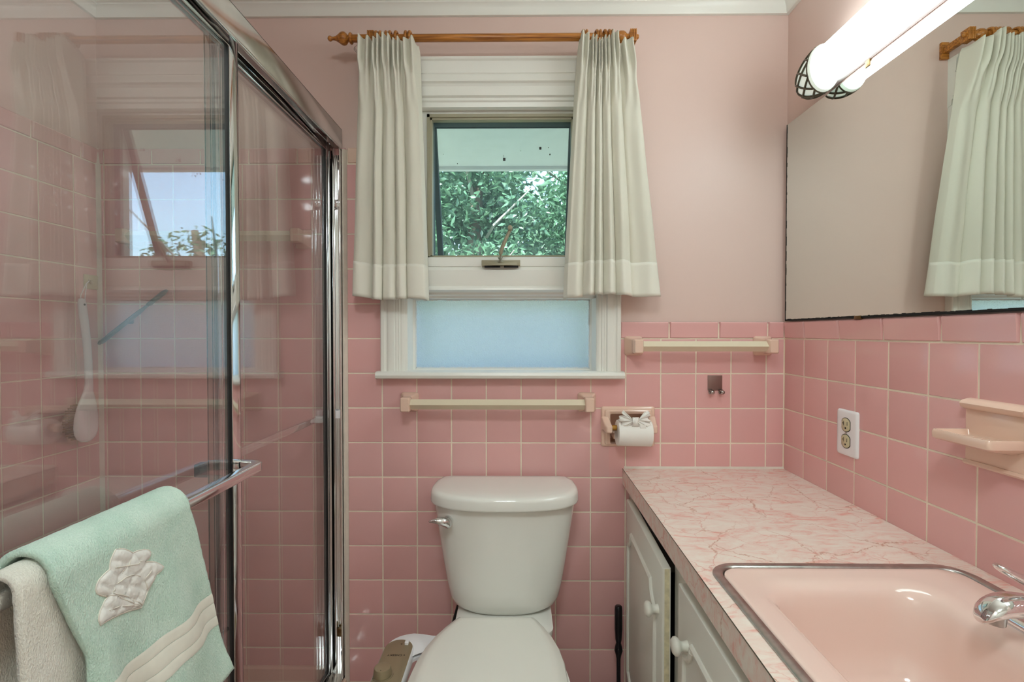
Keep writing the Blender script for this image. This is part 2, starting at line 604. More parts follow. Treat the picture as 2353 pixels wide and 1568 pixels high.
# ------------------------------------------------------------------ measurements (metres)
P = 0.1092                 # tile pitch
X0 = -0.4238               # a vertical joint on the window wall
Z0 = 1.003                 # a horizontal joint
XL, XR = -1.315, 0.833     # tile faces of the side walls
YR = -2.70                 # wall behind
CEIL = 2.33
TOPL = 1.816               # top of the tall tiling
TOPR = 1.274               # top of the low tiling
G = 0.0016                 # half joint width

def tile_field(bm, us, vs, put, regions, holes=(), gap=G, hgt=0.0032):
    """one raised, softly pillowed tile per cell; put(u,v,d): d = distance out of the wall"""
    for i in range(len(us) - 1):
        for j in range(len(vs) - 1):
            for (a0, a1, b0, b1) in regions:
                u0, u1 = max(us[i], a0), min(us[i + 1], a1)
                v0, v1 = max(vs[j], b0), min(vs[j + 1], b1)
                if u1 - u0 < 0.008 or v1 - v0 < 0.008: continue
                pieces = [(u0, u1, v0, v1)]
                for h in holes:
                    nxt = []
                    for p in pieces:
                        if h[0] >= p[1] or h[1] <= p[0] or h[2] >= p[3] or h[3] <= p[2]:
                            nxt.append(p); continue
                        if p[0] < h[0]: nxt.append((p[0], h[0], p[2], p[3]))
                        if h[1] < p[1]: nxt.append((h[1], p[1], p[2], p[3]))
                        m0, m1 = max(p[0], h[0]), min(p[1], h[1])
                        if p[2] < h[2]: nxt.append((m0, m1, p[2], h[2]))
                        if h[3] < p[3]: nxt.append((m0, m1, h[3], p[3]))
                    pieces = nxt
                tilt = (random.gauss(0, 0.0022), random.gauss(0, 0.0022), (u0 + u1) / 2, (v0 + v1) / 2)
                for (c0, c1, d0, d1) in pieces:
                    if c1 - c0 < 0.006 or d1 - d0 < 0.006: continue
                    one_tile(bm, (c0, c1, d0, d1), (c0 == u0, c1 == u1, d0 == v0, d1 == v1), gap, put, hgt, tilt)

def one_tile(bm, rect, outer, gap, put, hgt, tilt):
    """outer: which of the four sides (left, right, bottom, top) are real tile edges"""
    tu, tv, cu, cv = tilt
    g = [gap if o else 0.0 for o in outer]
    u0, u1, v0, v1 = rect[0] + g[0], rect[1] - g[1], rect[2] + g[2], rect[3] - g[3]
    rings = []
    for ins, h in ((0, -0.0005), (0.0002, hgt * 0.45), (0.0011, hgt * 0.85), (0.003, hgt)):
        a, b_, c, d = (ins if o else 0.0 for o in outer)
        ring = []
        for (u, v) in ((u0 + a, v0 + c), (u1 - b_, v0 + c), (u1 - b_, v1 - d), (u0 + a, v1 - d)):
            hh = h + (tu * (u - cu) + tv * (v - cv) if h > 0 else 0)
            ring.append(put(u, v, hh))
        rings.append(ring)
    loft(bm, rings, cap0=False)

def cap_row(bm, joints, v0, v1, put, gap=G, prof=None):
    """bullnose capping tiles: rounded over at the top"""
    prof = prof or [(0.0, 0.0, 0), (0.0006, 0.003, 0), (0.0022, 0.005, 0), (0.60, 0.0062, 1), (0.80, 0.0078, 1), (0.92, 0.0080, 1), (0.985, 0.0055, 1), (1.0, 0.0, 1)]
    for a, b in zip(joints[:-1], joints[1:]):
        a, b = a + gap, b - gap
        if b - a < 0.006: continue
        rows = []
        hgt = v1 - v0 - gap
        for k, (t, d, rel) in enumerate(prof):
            v = v0 + gap + (t * hgt if rel else t)
            row = []
            for e, (u, s) in enumerate(((a, 0.0), (a + 0.0008, 0.6), (a + 0.003, 1.0), (b - 0.003, 1.0), (b - 0.0008, 0.6), (b, 0.0))):
                row.append(put(u, v, d * s - 0.0006 * (1 - s)))
            rows.append(row)
        loft(bm, rows, closed=False)

# ------------------------------------------------------------------ room shell
WIN = (-0.353, 0.257, 1.10, 1.95)
TPH = (0.288, 0.410, 0.893, 0.990)
def pb(u, v, d): return (u, 0.003 - d, v)              # window wall, d towards the room
wb = slab(XL - 0.12, XR + 0.12, -0.1, CEIL + 0.1, [WIN, TPH], lambda u, v, d: (u, 0.006 + d, v), 0.13)
wall_back = struct('wall_back', wb, 'paint')
# grout bed (sheet behind the tiles)
gb = BM()
for (a0, a1, b0, b1) in ((XL - 0.004, -0.30, 0, TOPL - 0.006), (-0.30, 0.30, 0, 1.11), (0.30, XR + 0.004, 0, TOPR - 0.006)):
    add(gb, slab(a0, a1, b0, b1, [WIN, TPH], lambda u, v, d: (u, 0.0013 + d, v), 0.0042))
struct('grout_bed', gb, 'grout', wall_back)
tb = BM()
us = [X0 + P * k for k in range(-9, 13)]
vs = [Z0 + P * k for k in range(-10, 8)]
regs = [(XL, XR, 0.0, Z0 + P), (XL, -0.37, Z0 + P, Z0 + 7 * P), (0.275, XR, Z0 + P, Z0 + 2 * P)]
tile_field(tb, us, vs, pb, regs, [TPH])
struct('wall_tiles', tb, 'tile', wall_back)
cb = BM()
cap_row(cb, [XL, -1.297, -1.145, -0.992, -0.839, -0.687, -0.578, -0.533], Z0 + 7 * P, TOPL, pb)
cap_row(cb, [0.30, 0.322, 0.475, 0.629, 0.781, XR], Z0 + 2 * P, TOPR, pb)
struct('tile_cap', cb, 'tile', wall_back)
cb = BM()
cap_row(cb, [-0.531, -0.40], Z0 + 7 * P, TOPL, pb)
struct('tile_cap_by_window', cb, 'peach', wall_back)

def pr_(u, v, d): return (XR + 0.003 - d, u, v)         # right wall, u = Y
wr = slab(YR - 0.1, 0.006, -0.1, CEIL + 0.1, [], lambda u, v, d: (XR + 0.006 + d, u, v), 0.1)
wall_right = struct('wall_right', wr, 'paint')
add_b = slab(YR, 0.003, 0, TOPR - 0.006, [], lambda u, v, d: (XR + 0.0013 + d, u, v), 0.0042)
struct('grout_bed', add_b, 'grout', wall_right)
tb = BM()
us = sorted([0.0] + [-0.1057 - P * k for k in range(0, 24)])
tile_field(tb, us, vs, pr_, [(YR, 0.0, 0.0, Z0 + 2 * P)])
struct('wall_tiles', tb, 'tile', wall_right)
cb = BM()
cap_row(cb, sorted([0.0, -0.109] + [-0.109 - 0.1542 * k for k in range(1, 16)]), Z0 + 2 * P, TOPR, pr_)
struct('tile_cap', cb, 'tile', wall_right)

def pl_(u, v, d): return (XL - 0.003 + d, u, v)
YS = -1.24                                               # end wall of the shower
wl = slab(YS, 0.006, -0.1, CEIL + 0.1, [], lambda u, v, d: (XL - 0.006 - d, u, v), 0.1)
wall_left = struct('wall_left', wl, 'paint')
struct('grout_bed', slab(YS, 0.003, 0, TOPL - 0.006, [], lambda u, v, d: (XL - 0.0013 - d, u, v), 0.0042), 'grout', wall_left)
tb = BM()
us = sorted([0.0] + [-0.0865 - P * k for k in range(0, 12)])
tile_field(tb, us, vs, pl_, [(YS, 0.0, 0.0, Z0 + 7 * P)])
struct('wall_tiles', tb, 'tile', wall_left)
cb = BM()
cap_row(cb, sorted([0.0, -0.06] + [-0.06 - 0.1542 * k for k in range(1, 8)]), Z0 + 7 * P, TOPL, pl_)
struct('tile_cap', cb, 'tile', wall_left)
b = BM(); box(b, XL - 0.1, -0.53, YS - 0.12, YS, -0.1, CEIL + 0.1)
struct('wall_shower_end', b, 'paint')
b = BM(); box(b, -0.65, -0.53, YR - 0.1, YS - 0.12, -0.1, CEIL + 0.1)
struct('wall_front_left', b, 'ceil')
b = BM(); box(b, -0.65, XR + 0.1, YR - 0.1, YR, -0.1, CEIL + 0.1)
struct('wall_front', b, 'ceil')
b = BM(); box(b, XL - 0.1, XR + 0.1, YR - 0.1, 0.136, CEIL, CEIL + 0.1)
struct('ceiling', b, 'ceil')
b = BM(); box(b, XL - 0.1, XR + 0.1, YR - 0.1, 0.136, -0.1, 0.0)
struct('floor', b, 'floor')

# crown moulding
prof = [(0, 2.222), (0.010, 2.222), (0.013, 2.228), (0.016, 2.240), (0.023, 2.250), (0.026, 2.252), (0.0265, 2.257),
        (0.033, 2.259), (0.036, 2.268), (0.037, 2.273), (0.041, 2.274), (0.046, 2.292), (0.058, 2.308), (0.070, 2.313),
        (0.072, CEIL - 0.0005), (0, CEIL - 0.0005)]
b = BM(); loft(b, [[(XL - 0.006 + d, 0.006 - d, z) for d, z in prof], [(XR + 0.006 - d, 0.006 - d, z) for d, z in prof]])
struct('trim_1', b, 'white', angle=25)
b = BM(); loft(b, [[(XL - 0.006 + d, 0.006 - d, z) for d, z in prof], [(XL - 0.006 + d, YS, z) for d, z in prof]])
struct('trim_2', b, 'white', angle=25)
b = BM(); loft(b, [[(XR + 0.006 - d, 0.006 - d, z) for d, z in prof], [(XR + 0.006 - d, YR, z) for d, z in prof]])
struct('trim_3', b, 'white', angle=25)
# caulk lines: shower corner, and the jamb of the shower door
b = BM(); prism(b, [(XL, -0.0095), (XL + 0.0095, 0.0), (XL - 0.003, 0.003)], 'z', 0.15, TOPL)
struct('trim_4', b, 'caulk')
b = BM(); prism(b, [(-0.5435, 0.0), (-0.5435, -0.010), (-0.538, -0.012), (-0.533, -0.006), (-0.531, 0.0)], 'z', 0.0, TOPL - 0.006)
struct('trim_5', b, 'caulk')
b = BM(); prism(b, [(0, 0), (-0.006, 0), (-0.004, 0.003), (0, 0.006)], 'x', 0.335, XR)
for v in b.verts: v.co.z += 0.8152
struct('trim_6', b, 'caulk')

# ------------------------------------------------------------------ window
win = thing('window_1', None, None, (-0.048, 0.0, 1.1)); win['kind'] = 'structure'
def casing_profile(w):     # (distance from the outer edge, projection)
    return [(0, 0.006), (0, -0.018), (0.003, -0.021), (0.012, -0.021), (0.016, -0.017), (0.020, -0.0165), (0.024, -0.020), (0.030, -0.0215),
            (0.042, -0.0195), (0.045, -0.014), (0.049, -0.0145), (0.053, -0.0125), (0.057, -0.013), (0.060, -0.009), (0.066, -0.009), (w, -0.006), (w, 0.006)]
b = BM(); prism(b, [(-0.4235 + d, y) for d, y in casing_profile(0.072)], 'z', 1.118, 1.937)
obj('side_casing', b, 'white', win, 25)
b = BM(); prism(b, [(0.3215 - d, y) for d, y in casing_profile(0.072)], 'z', 1.118, 1.937)
obj('side_casing', b, 'white', win, 25)
hp = [(0.006, 2.082), (-0.030, 2.082), (-0.030, 2.075), (-0.024, 2.071), (-0.0225, 2.036), (-0.020, 2.034), (-0.0225, 2.031), (-0.0225, 2.016), (-0.030, 2.013),
      (-0.031, 2.007), (-0.024, 2.003), (-0.020, 1.996), (-0.0205, 1.968), (-0.013, 1.964), (-0.0135, 1.956), (-0.009, 1.952),
      (-0.008, 1.938), (0.006, 1.934)]
b = BM(); prism(b, hp, 'x', -0.4250, 0.3230)
obj('head_casing', b, 'white', win, 20)
# sloping stops between the casing and the metal frame of the opening sash, and the liners of the opening
b = BM()
prism(b, [(-0.353, -0.004), (-0.300, 0.014), (-0.298, 0.019), (-0.281, 0.0205), (-0.281, 0.130), (-0.353, 0.130)], 'z', 1.37, 1.949)
prism(b, [(0.257, -0.004), (0.204, 0.014), (0.202, 0.019), (0.185, 0.0205), (0.185, 0.130), (0.257, 0.130)], 'z', 1.37, 1.949)
prism(b, [(-0.004, 1.949), (0.017, 1.936), (0.0205, 1.924), (0.078, 1.924), (0.078, 1.949)], 'x', -0.353, 0.257)
obj('upper_jamb', b, 'white', win, 20)
rp = [(0.0, 1.476), (-0.006, 1.474), (-0.006, 1.447), (-0.003, 1.4455), (-0.006, 1.443), (-0.010, 1.434), (-0.0085, 1.395), (-0.006, 1.386), (-0.014, 1.379),
      (-0.015, 1.373), (-0.006, 1.371), (0.010, 1.366), (0.012, 1.360), (0.030, 1.357), (0.034, 1.350), (0.066, 1.348), (0.130, 1.348), (0.130, 1.476)]
b = BM(); prism(b, rp, 'x', -0.353, 0.257)
obj('middle_rail', b, 'white', win, 20)
b = BM()
prism(b, [(-0.353, -0.004), (-0.343, 0.0), (-0.337, 0.052), (-0.330, 0.056), (-0.330, 0.130), (-0.353, 0.130)], 'z', 1.118, 1.349)
prism(b, [(0.257, -0.004), (0.247, 0.0), (0.241, 0.052), (0.236, 0.056), (0.236, 0.130), (0.257, 0.130)], 'z', 1.118, 1.349)
prism(b, [(-0.01, 1.101), (-0.01, 1.117), (0.056, 1.119), (0.058, 1.1235), (0.130, 1.124), (0.130, 1.101)], 'x', -0.353, 0.257)
obj('lower_jamb', b, 'white', win, 20)
b = BM()
prism(b, [(0.006, 1.098), (-0.032, 1.097), (-0.040, 1.101), (-0.043, 1.109), (-0.040, 1.117), (-0.034, 1.120), (0.006, 1.1205)], 'x', -0.434, 0.329)
obj('window_stool', b, 'white', win, 40)
b = BM(); box(b, -0.3295, 0.2355, 0.0685, 0.0725, 1.1245, 1.3475)
obj('frosted_pane', b, 'frost', win, None)
# ragged putty bead round the pane
b = BM()
for k in range(90):
    t = k / 89
    for (x, z) in ((-0.326 + 0.558 * t, 1.3475), (-0.326 + 0.558 * t, 1.1245)):
        s = random.uniform(0.0015, 0.0042)
        box(b, x - 0.0036, x + 0.0036, 0.062, 0.0684, z - s, z + s)
for k in range(36):
    t = k / 35
    for x in (-0.3295, 0.2355):
        s = random.uniform(0.0012, 0.003)
        box(b, x - s, x + s, 0.062, 0.0684, 1.127 + 0.217 * t - 0.0034, 1.127 + 0.217 * t + 0.0034)
obj('putty_bead', b, 'soffit', win, None)
# metal frame
b = BM()
AX0, AX1, AZ0, AZ1 = -0.283, 0.187, 1.476, 1.927
def metal_member(a, b_, axis, lo, hi):
    prism(b, [(0.014, a), (0.014, a + (b_ - a) * 0.55), (0.020, a + (b_ - a) * 0.6), (0.020, a + (b_ - a) * 0.95), (0.024, b_), (0.0385, b_), (0.0385, a)]
          if axis == 'x' else
          [(a, 0.014), (a + (b_ - a) * 0.55, 0.014), (a + (b_ - a) * 0.6, 0.020), (a + (b_ - a) * 0.95, 0.020), (b_, 0.024), (b_, 0.0385), (a, 0.0385)],
          axis, lo, hi)
metal_member(AX0, AX0 + 0.016, 'z', AZ0, AZ1)
metal_member(AX1, AX1 - 0.016, 'z', AZ0, AZ1)
metal_member(AZ1, AZ1 - 0.017, 'x', AX0, AX1)
metal_member(AZ0, AZ0 + 0.009, 'x', AX0, AX1)
obj('metal_frame', b, 'bronze', win, 25)
b = BM()
box(b, AX0, AX0 + 0.0155, 0.0388, 0.075, AZ0, AZ1); box(b, AX1 - 0.0155, AX1, 0.0388, 0.075, AZ0, AZ1)
box(b, AX0 + 0.0155, AX1 - 0.0155, 0.0388, 0.075, AZ1 - 0.0165, AZ1); box(b, AX0 + 0.0155, AX1 - 0.0155, 0.0388, 0.075, AZ0, AZ0 + 0.0085)
obj('screen_track', b, 'darkbronze', win)
b = BM(); box(b, AX0 + 0.016, AX1 - 0.016, 0.040, 0.0404, AZ0 + 0.009, AZ1 - 0.017)
obj('insect_screen', b, 'screen', win, None)
# insects and bits caught on the screen
b = BM()
for (x, z, s) in ((-0.0406, 1.793, 0.005), (0.0745, 1.828, 0.0045), (-0.108, 1.75, 0.003), (-0.09, 1.744, 0.0025), (0.105, 1.808, 0.0025), (-0.19, 1.78, 0.0014), (-0.18, 1.731, 0.0016), (0.1, 1.83, 0.0014), (-0.235, 1.81, 0.001), (0.012, 1.82, 0.001)):
    box(b, x - s * 0.8, x + s * 0.8, 0.0385, 0.0399, z - s, z + s, s * 0.4)
tube(b, [(-0.041, 0.0392, 1.796), (-0.043, 0.0392, 1.806)], 0.0007, 6)
tube(b, [(-0.108, 0.0392, 1.752), (-0.096, 0.0392, 1.753), (-0.092, 0.0392, 1.738)], 0.0006, 6)
obj('speck', b, 'blackrub', win)
# awning sash, hinged at the top and pushed out
hz, hy, ang, SL = 1.940, 0.084, R(21), 0.488
sash = thing('awning_sash', 'dark metal awning sash tilted outward behind the insect screen', 'window sash', (-0.048, hy, hz))
def sp(x, t, d):          # t down the sash, d outward
    return (x, hy + math.sin(ang) * t + math.cos(ang) * d, hz - math.cos(ang) * t + math.sin(ang) * d)
def sashbar(bm, x0, x1, t0, t1, d0=0, d1=0.024):
    loft(bm, [[sp(x0, t0, d0), sp(x1, t0, d0), sp(x1, t0, d1), sp(x0, t0, d1)], [sp(x0, t1, d0), sp(x1, t1, d0), sp(x1, t1, d1), sp(x0, t1, d1)]])
b = BM(); sashbar(b, -0.286, 0.191, 0.0, 0.028); obj('top_rail', b, 'darkbronze', sash)
b = BM(); sashbar(b, -0.286, -0.268, 0.028, SL); obj('stile', b, 'darkbronze', sash)
b = BM(); sashbar(b, 0.173, 0.191, 0.028, SL); obj('stile', b, 'darkbronze', sash)
b = BM(); sashbar(b, -0.268, 0.173, SL - 0.024, SL); obj('bottom_rail', b, 'darkbronze', sash)
b = BM(); sashbar(b, -0.268, 0.173, 0.028, SL - 0.024, 0.010, 0.014); obj('sash_pane', b, 'pane', sash, None)
# crank operator
ck = thing('window_crank', 'beige metal crank handle on the rail below the awning window', 'crank handle', (-0.047, -0.02, 1.45))
b = BM()
box(b, -0.109, 0.010, -0.024, -0.0055, 1.446, 1.464, 0.002)
loft(b, [[(-0.098 + 0.098 * t, -0.024 - 0.012 * math.sin(PI * t) * w, 1.447 + 0.015 * s) for t in [k / 16 for k in range(17)]] for s, w in ((0, 1), (0.25, 1.0), (0.6, 0.7), (0.9, 0.1))], closed=False)
obj('base', b, 'bronze', ck, 40)
b = BM(); box(b, -0.100, -0.052, -0.0235, -0.006, 1.4425, 1.4462); box(b, -0.040, 0.004, -0.0235, -0.006, 1.4425, 1.4462)
obj('slot', b, 'dark', ck)
b = BM()
tube(b, [(-0.051, -0.028, 1.458), (-0.051, -0.033, 1.470)], [0.0095, 0.0085], 16)
tube(b, [(-0.051, -0.033, 1.466), (-0.050, -0.040, 1.482), (-0.044, -0.046, 1.500), (-0.032, -0.050, 1.527), (-0.022, -0.052, 1.548)], [0.0095, 0.0105, 0.0095, 0.0085, 0.0075], 14, 0.65)
obj('arm', b, 'bronze', ck, 50)
b = BM(); lathe(b, (-0.0205, -0.046, 1.552), (0, -1, 0.12), [(0, 0.004), (0.001, 0.0065), (0.018, 0.0075), (0.022, 0.0068), (0.0235, 0.004), (0.024, 0)], 18)
obj('knob', b, 'bronze', ck, 40)

# ------------------------------------------------------------------ outside
b = BM(); box(b, -14, 14, 0.14, 16, -0.62, -0.6); o = obj('ground', b, 'grass', None, None); o['kind'] = 'structure'
b = BM()
box(b, -1.6, 1.6, 0.137, 0.62, 1.957, 1.975)
box(b, -1.6, 1.6, 0.60, 0.625, 1.944, 2.10)
tag(obj('roof_eave', b, 'soffit'), 'white eave board overhanging outside the top of the window', 'eave', kind='structure')

def leaves(bm, n, cen, rad, size, seed, hollow=0.35):
    rnd = random.Random(seed)
    for _ in range(n):
        while True:
            p = Vector((rnd.uniform(-1, 1), rnd.uniform(-1, 1), rnd.uniform(-1, 1)))
            if hollow < p.length < 1: break
        if noise.noise(p * 2.6 + Vector((seed, 0, 0))) < -0.12: continue
        c = Vector(cen) + Vector((p.x * rad[0], p.y * rad[1], p.z * rad[2]))
        l = size * rnd.uniform(0.6, 1.35)
        w = l * 0.42
        d = Vector((rnd.gauss(0, 1), rnd.gauss(0, 1), rnd.gauss(-0.5, 0.6))).normalized()
        _, u, nn = frame_of(d)
        a = rnd.uniform(0, 2 * PI)
        side = u * math.cos(a) + nn * math.sin(a)
        up = d.cross(side)
        t = bm.verts.new(c); m = bm.verts.new(c + d * l * 0.5 - up * l * 0.06); e = bm.verts.new(c + d * l)
        s1 = bm.verts.new(c + d * l * 0.45 + side * w * 0.5 + up * l * 0.05); s2 = bm.verts.new(c + d * l * 0.45 - side * w * 0.5 + up * l * 0.05)
        bm.faces.new((t, s1, m)); bm.faces.new((s1, e, m)); bm.faces.new((t, m, s2)); bm.faces.new((s2, m, e))

def tree(name, label, x, y, h, crown, n, size, mat, seed):
    t = thing(name, label, 'tree', (x, y, -0.6), 'trees outside the window')
    rnd = random.Random(seed)
    bm = BM()
    for (cx, cy, cz, rx, ry, rz, k) in crown:
        leaves(bm, int(n * k), (x + cx, y + cy, cz), (rx, ry, rz), size, seed + cz)
    f = obj('foliage', bm, mat, t, 60)
    bm = BM(); tube(bm, [(x, y, -0.6), (x + 0.03, y, 0.6), (x - 0.04, y + 0.05, 1.6), (x + 0.05, y, h)], [0.10, 0.085, 0.07, 0.03], 12)
    obj('trunk', bm, 'bark', t)
    for k in range(6):
        z = rnd.uniform(0.9, h * 0.8); a = rnd.uniform(PI * 0.9, PI * 2.1); l = rnd.uniform(0.7, 1.3)
        p0 = Vector((x, y, z)); p1 = p0 + Vector((math.cos(a) * l * 0.5, math.sin(a) * l * 0.5, l * 0.25)); p2 = p0 + Vector((math.cos(a + 0.2) * l, math.sin(a + 0.2) * l, l * 0.55))
        bm = BM(); tube(bm, [p0, p1, p2], [0.018, 0.012, 0.004], 6)
        obj('branch', bm, 'branch', t)
    return t
tree('leafy_tree', 'dense green tree filling the middle of the awning window view', -0.35, 2.7, 3.2,
     [(0, 0, 1.9, 0.75, 0.7, 0.8, 1.0), (-0.3, 0, 2.7, 0.8, 0.7, 0.7, 1.0), (0.2, 0.1, 1.0, 0.7, 0.6, 0.7, 0.8)], 8500, 0.075, 'leaf', 3)
tree('leafy_tree', 'lighter green tree by the left edge of the awning window view', -1.75, 3.0, 3.3,
     [(0, 0, 1.8, 0.9, 0.7, 0.9, 1.0), (0.2, 0, 2.8, 0.9, 0.8, 0.8, 1.0), (0.1, 0, 0.8, 0.8, 0.7, 0.7, 0.7)], 7000, 0.08, 'leafb', 5)
tree('leafy_tree', 'green tree partly hidden behind the right curtain', 0.75, 2.9, 2.9,
     [(0, 0, 1.5, 0.7, 0.7, 0.8, 1.0), (0.0, 0.0, 2.3, 0.6, 0.6, 0.6, 0.9), (0.1, 0, 0.7, 0.7, 0.6, 0.6, 0.8)], 6500, 0.075, 'leaf', 8)
tree('leafy_tree', 'shaded tree standing farther off behind the other trees', -0.7, 5.2, 4.2,
     [(0, 0, 2.2, 1.8, 1.0, 1.5, 1.0), (-1.2, 0, 2.6, 1.5, 1.0, 1.5, 1.0), (0.9, 0, 1.6, 1.2, 1.0, 1.4, 1.0)], 9000, 0.15, 'leafb', 11)

tree('leafy_tree', 'young sparse tree off to the side, seen mirrored in the shower glass', 1.85, 3.1, 2.2,
     [(0, 0, 1.7, 0.5, 0.5, 0.55, 0.8), (0.1, 0, 1.0, 0.55, 0.5, 0.5, 0.9)], 2600, 0.07, 'leaf', 14)
# ------------------------------------------------------------------ curtain rod, rings, curtains
RZ, RY = 2.108, -0.080
rod = thing('curtain_rod', 'golden oak curtain rod with a turned onion finial above the window', 'curtain rod', (-0.04, RY, RZ))
b = BM(); lathe(b, (-0.492, RY, RZ), (1, 0, 0), [(0, 0.0105), (0.001, 0.011), (0.775, 0.011), (0.776, 0.0105)], 28); obj('pole', b, 'wood', rod, 40)
b = BM(); lathe(b, (-0.485, RY, RZ), (-1, 0, 0), [(0, 0.012), (0.001, 0.0145), (0.004, 0.0165), (0.008, 0.0145), (0.009, 0.0095), (0.013, 0.009), (0.016, 0.013), (0.021, 0.0175), (0.027, 0.0185), (0.033, 0.017),
    (0.040, 0.012), (0.047, 0.0075), (0.055, 0.005), (0.060, 0.0048), (0.062, 0.0065), (0.066, 0.0080), (0.070, 0.0070), (0.073, 0.003), (0.0735, 0)], 28); obj('finial', b, 'wood', rod, 60)
b = BM(); lathe(b, (0.284, RY, RZ), (1, 0, 0), [(0, 0.009), (0.006, 0.009), (0.010, 0.014), (0.018, 0.0165), (0.027, 0.0165), (0.034, 0.013), (0.037, 0.009), (0.041, 0.0085), (0.055, 0.0085)], 28); obj('finial', b, 'wood', rod, 60, label='ball finial at the end over the right curtain')
b = BM(); lathe(b, (0.339, RY, RZ), (1, 0, 0), [(0, 0.006), (0.010, 0.0065), (0.014, 0.0075), (0.017, 0.006), (0.019, 0)], 20); obj('end_button', b, 'wood', rod, 60)
for x in (-0.4285, 0.3385):
    b = BM()
    for k in range(4):
        box(b, x - 0.0095 + 0.005 * k, x - 0.0055 + 0.005 * k, RY - 0.0155, RY + 0.0155, RZ - 0.019, RZ + 0.016, 0.0012)
    box(b, x - 0.0085, x + 0.0085, RY - 0.013, RY + 0.013, RZ - 0.017, RZ + 0.014)
    box(b, x - 0.008, x + 0.008, RY + 0.012, 0.006, RZ - 0.012, RZ + 0.008, 0.002)
    box(b, x - 0.012, x + 0.012, -0.004, 0.0062, RZ - 0.028, RZ + 0.024, 0.002)
    obj('bracket', b, 'wood', rod)
def torus(bm, R_, r, seg=28, seg2=10):
    rings = []
    for i in range(seg):
        a = 2 * PI * i / seg
        rings.append([((R_ + r * math.cos(2 * PI * j / seg2)) * 0 + r * 0.95 * math.sin(2 * PI * j / seg2), (R_ + r * math.cos(2 * PI * j / seg2)) * math.cos(a), (R_ + r * math.cos(2 * PI * j / seg2)) * math.sin(a)) for j in range(seg2)])
    rings.append(rings[0])
    loft(bm, rings, cap0=False, cap1=False)
    bmesh.ops.remove_doubles(bm, verts=bm.verts, dist=1e-6)
ORD = ['first', 'second', 'third', 'fourth', 'fifth', 'sixth', 'seventh']
left_r = [-0.412, -0.400, -0.385, -0.372, -0.354, -0.326, -0.314]
right_r = [0.193, 0.205, 0.232, 0.245, 0.256, 0.269, 0.280]
rm = BM(); torus(rm, 0.0170, 0.0046)
ring0 = obj('curtain_ring', rm, 'wood', None, 60)
first = True
for side, xs, what in (('left', left_r, 'counting from the onion finial'), ('right', right_r, 'counting from the bare middle of the rod')):
    for i, x in enumerate(xs):
        o = ring0 if first else ring0.copy()
        if not first: COL.objects.link(o)
        first = False
        o.location = (x, RY, RZ - 0.0012)
        o.rotation_euler = (0, 0, R(random.uniform(-9, 9)))
        tag(o, '%s wooden curtain ring over the %s curtain, %s' % (ORD[i], side, what), 'curtain ring', 'wooden curtain rings on the rod')

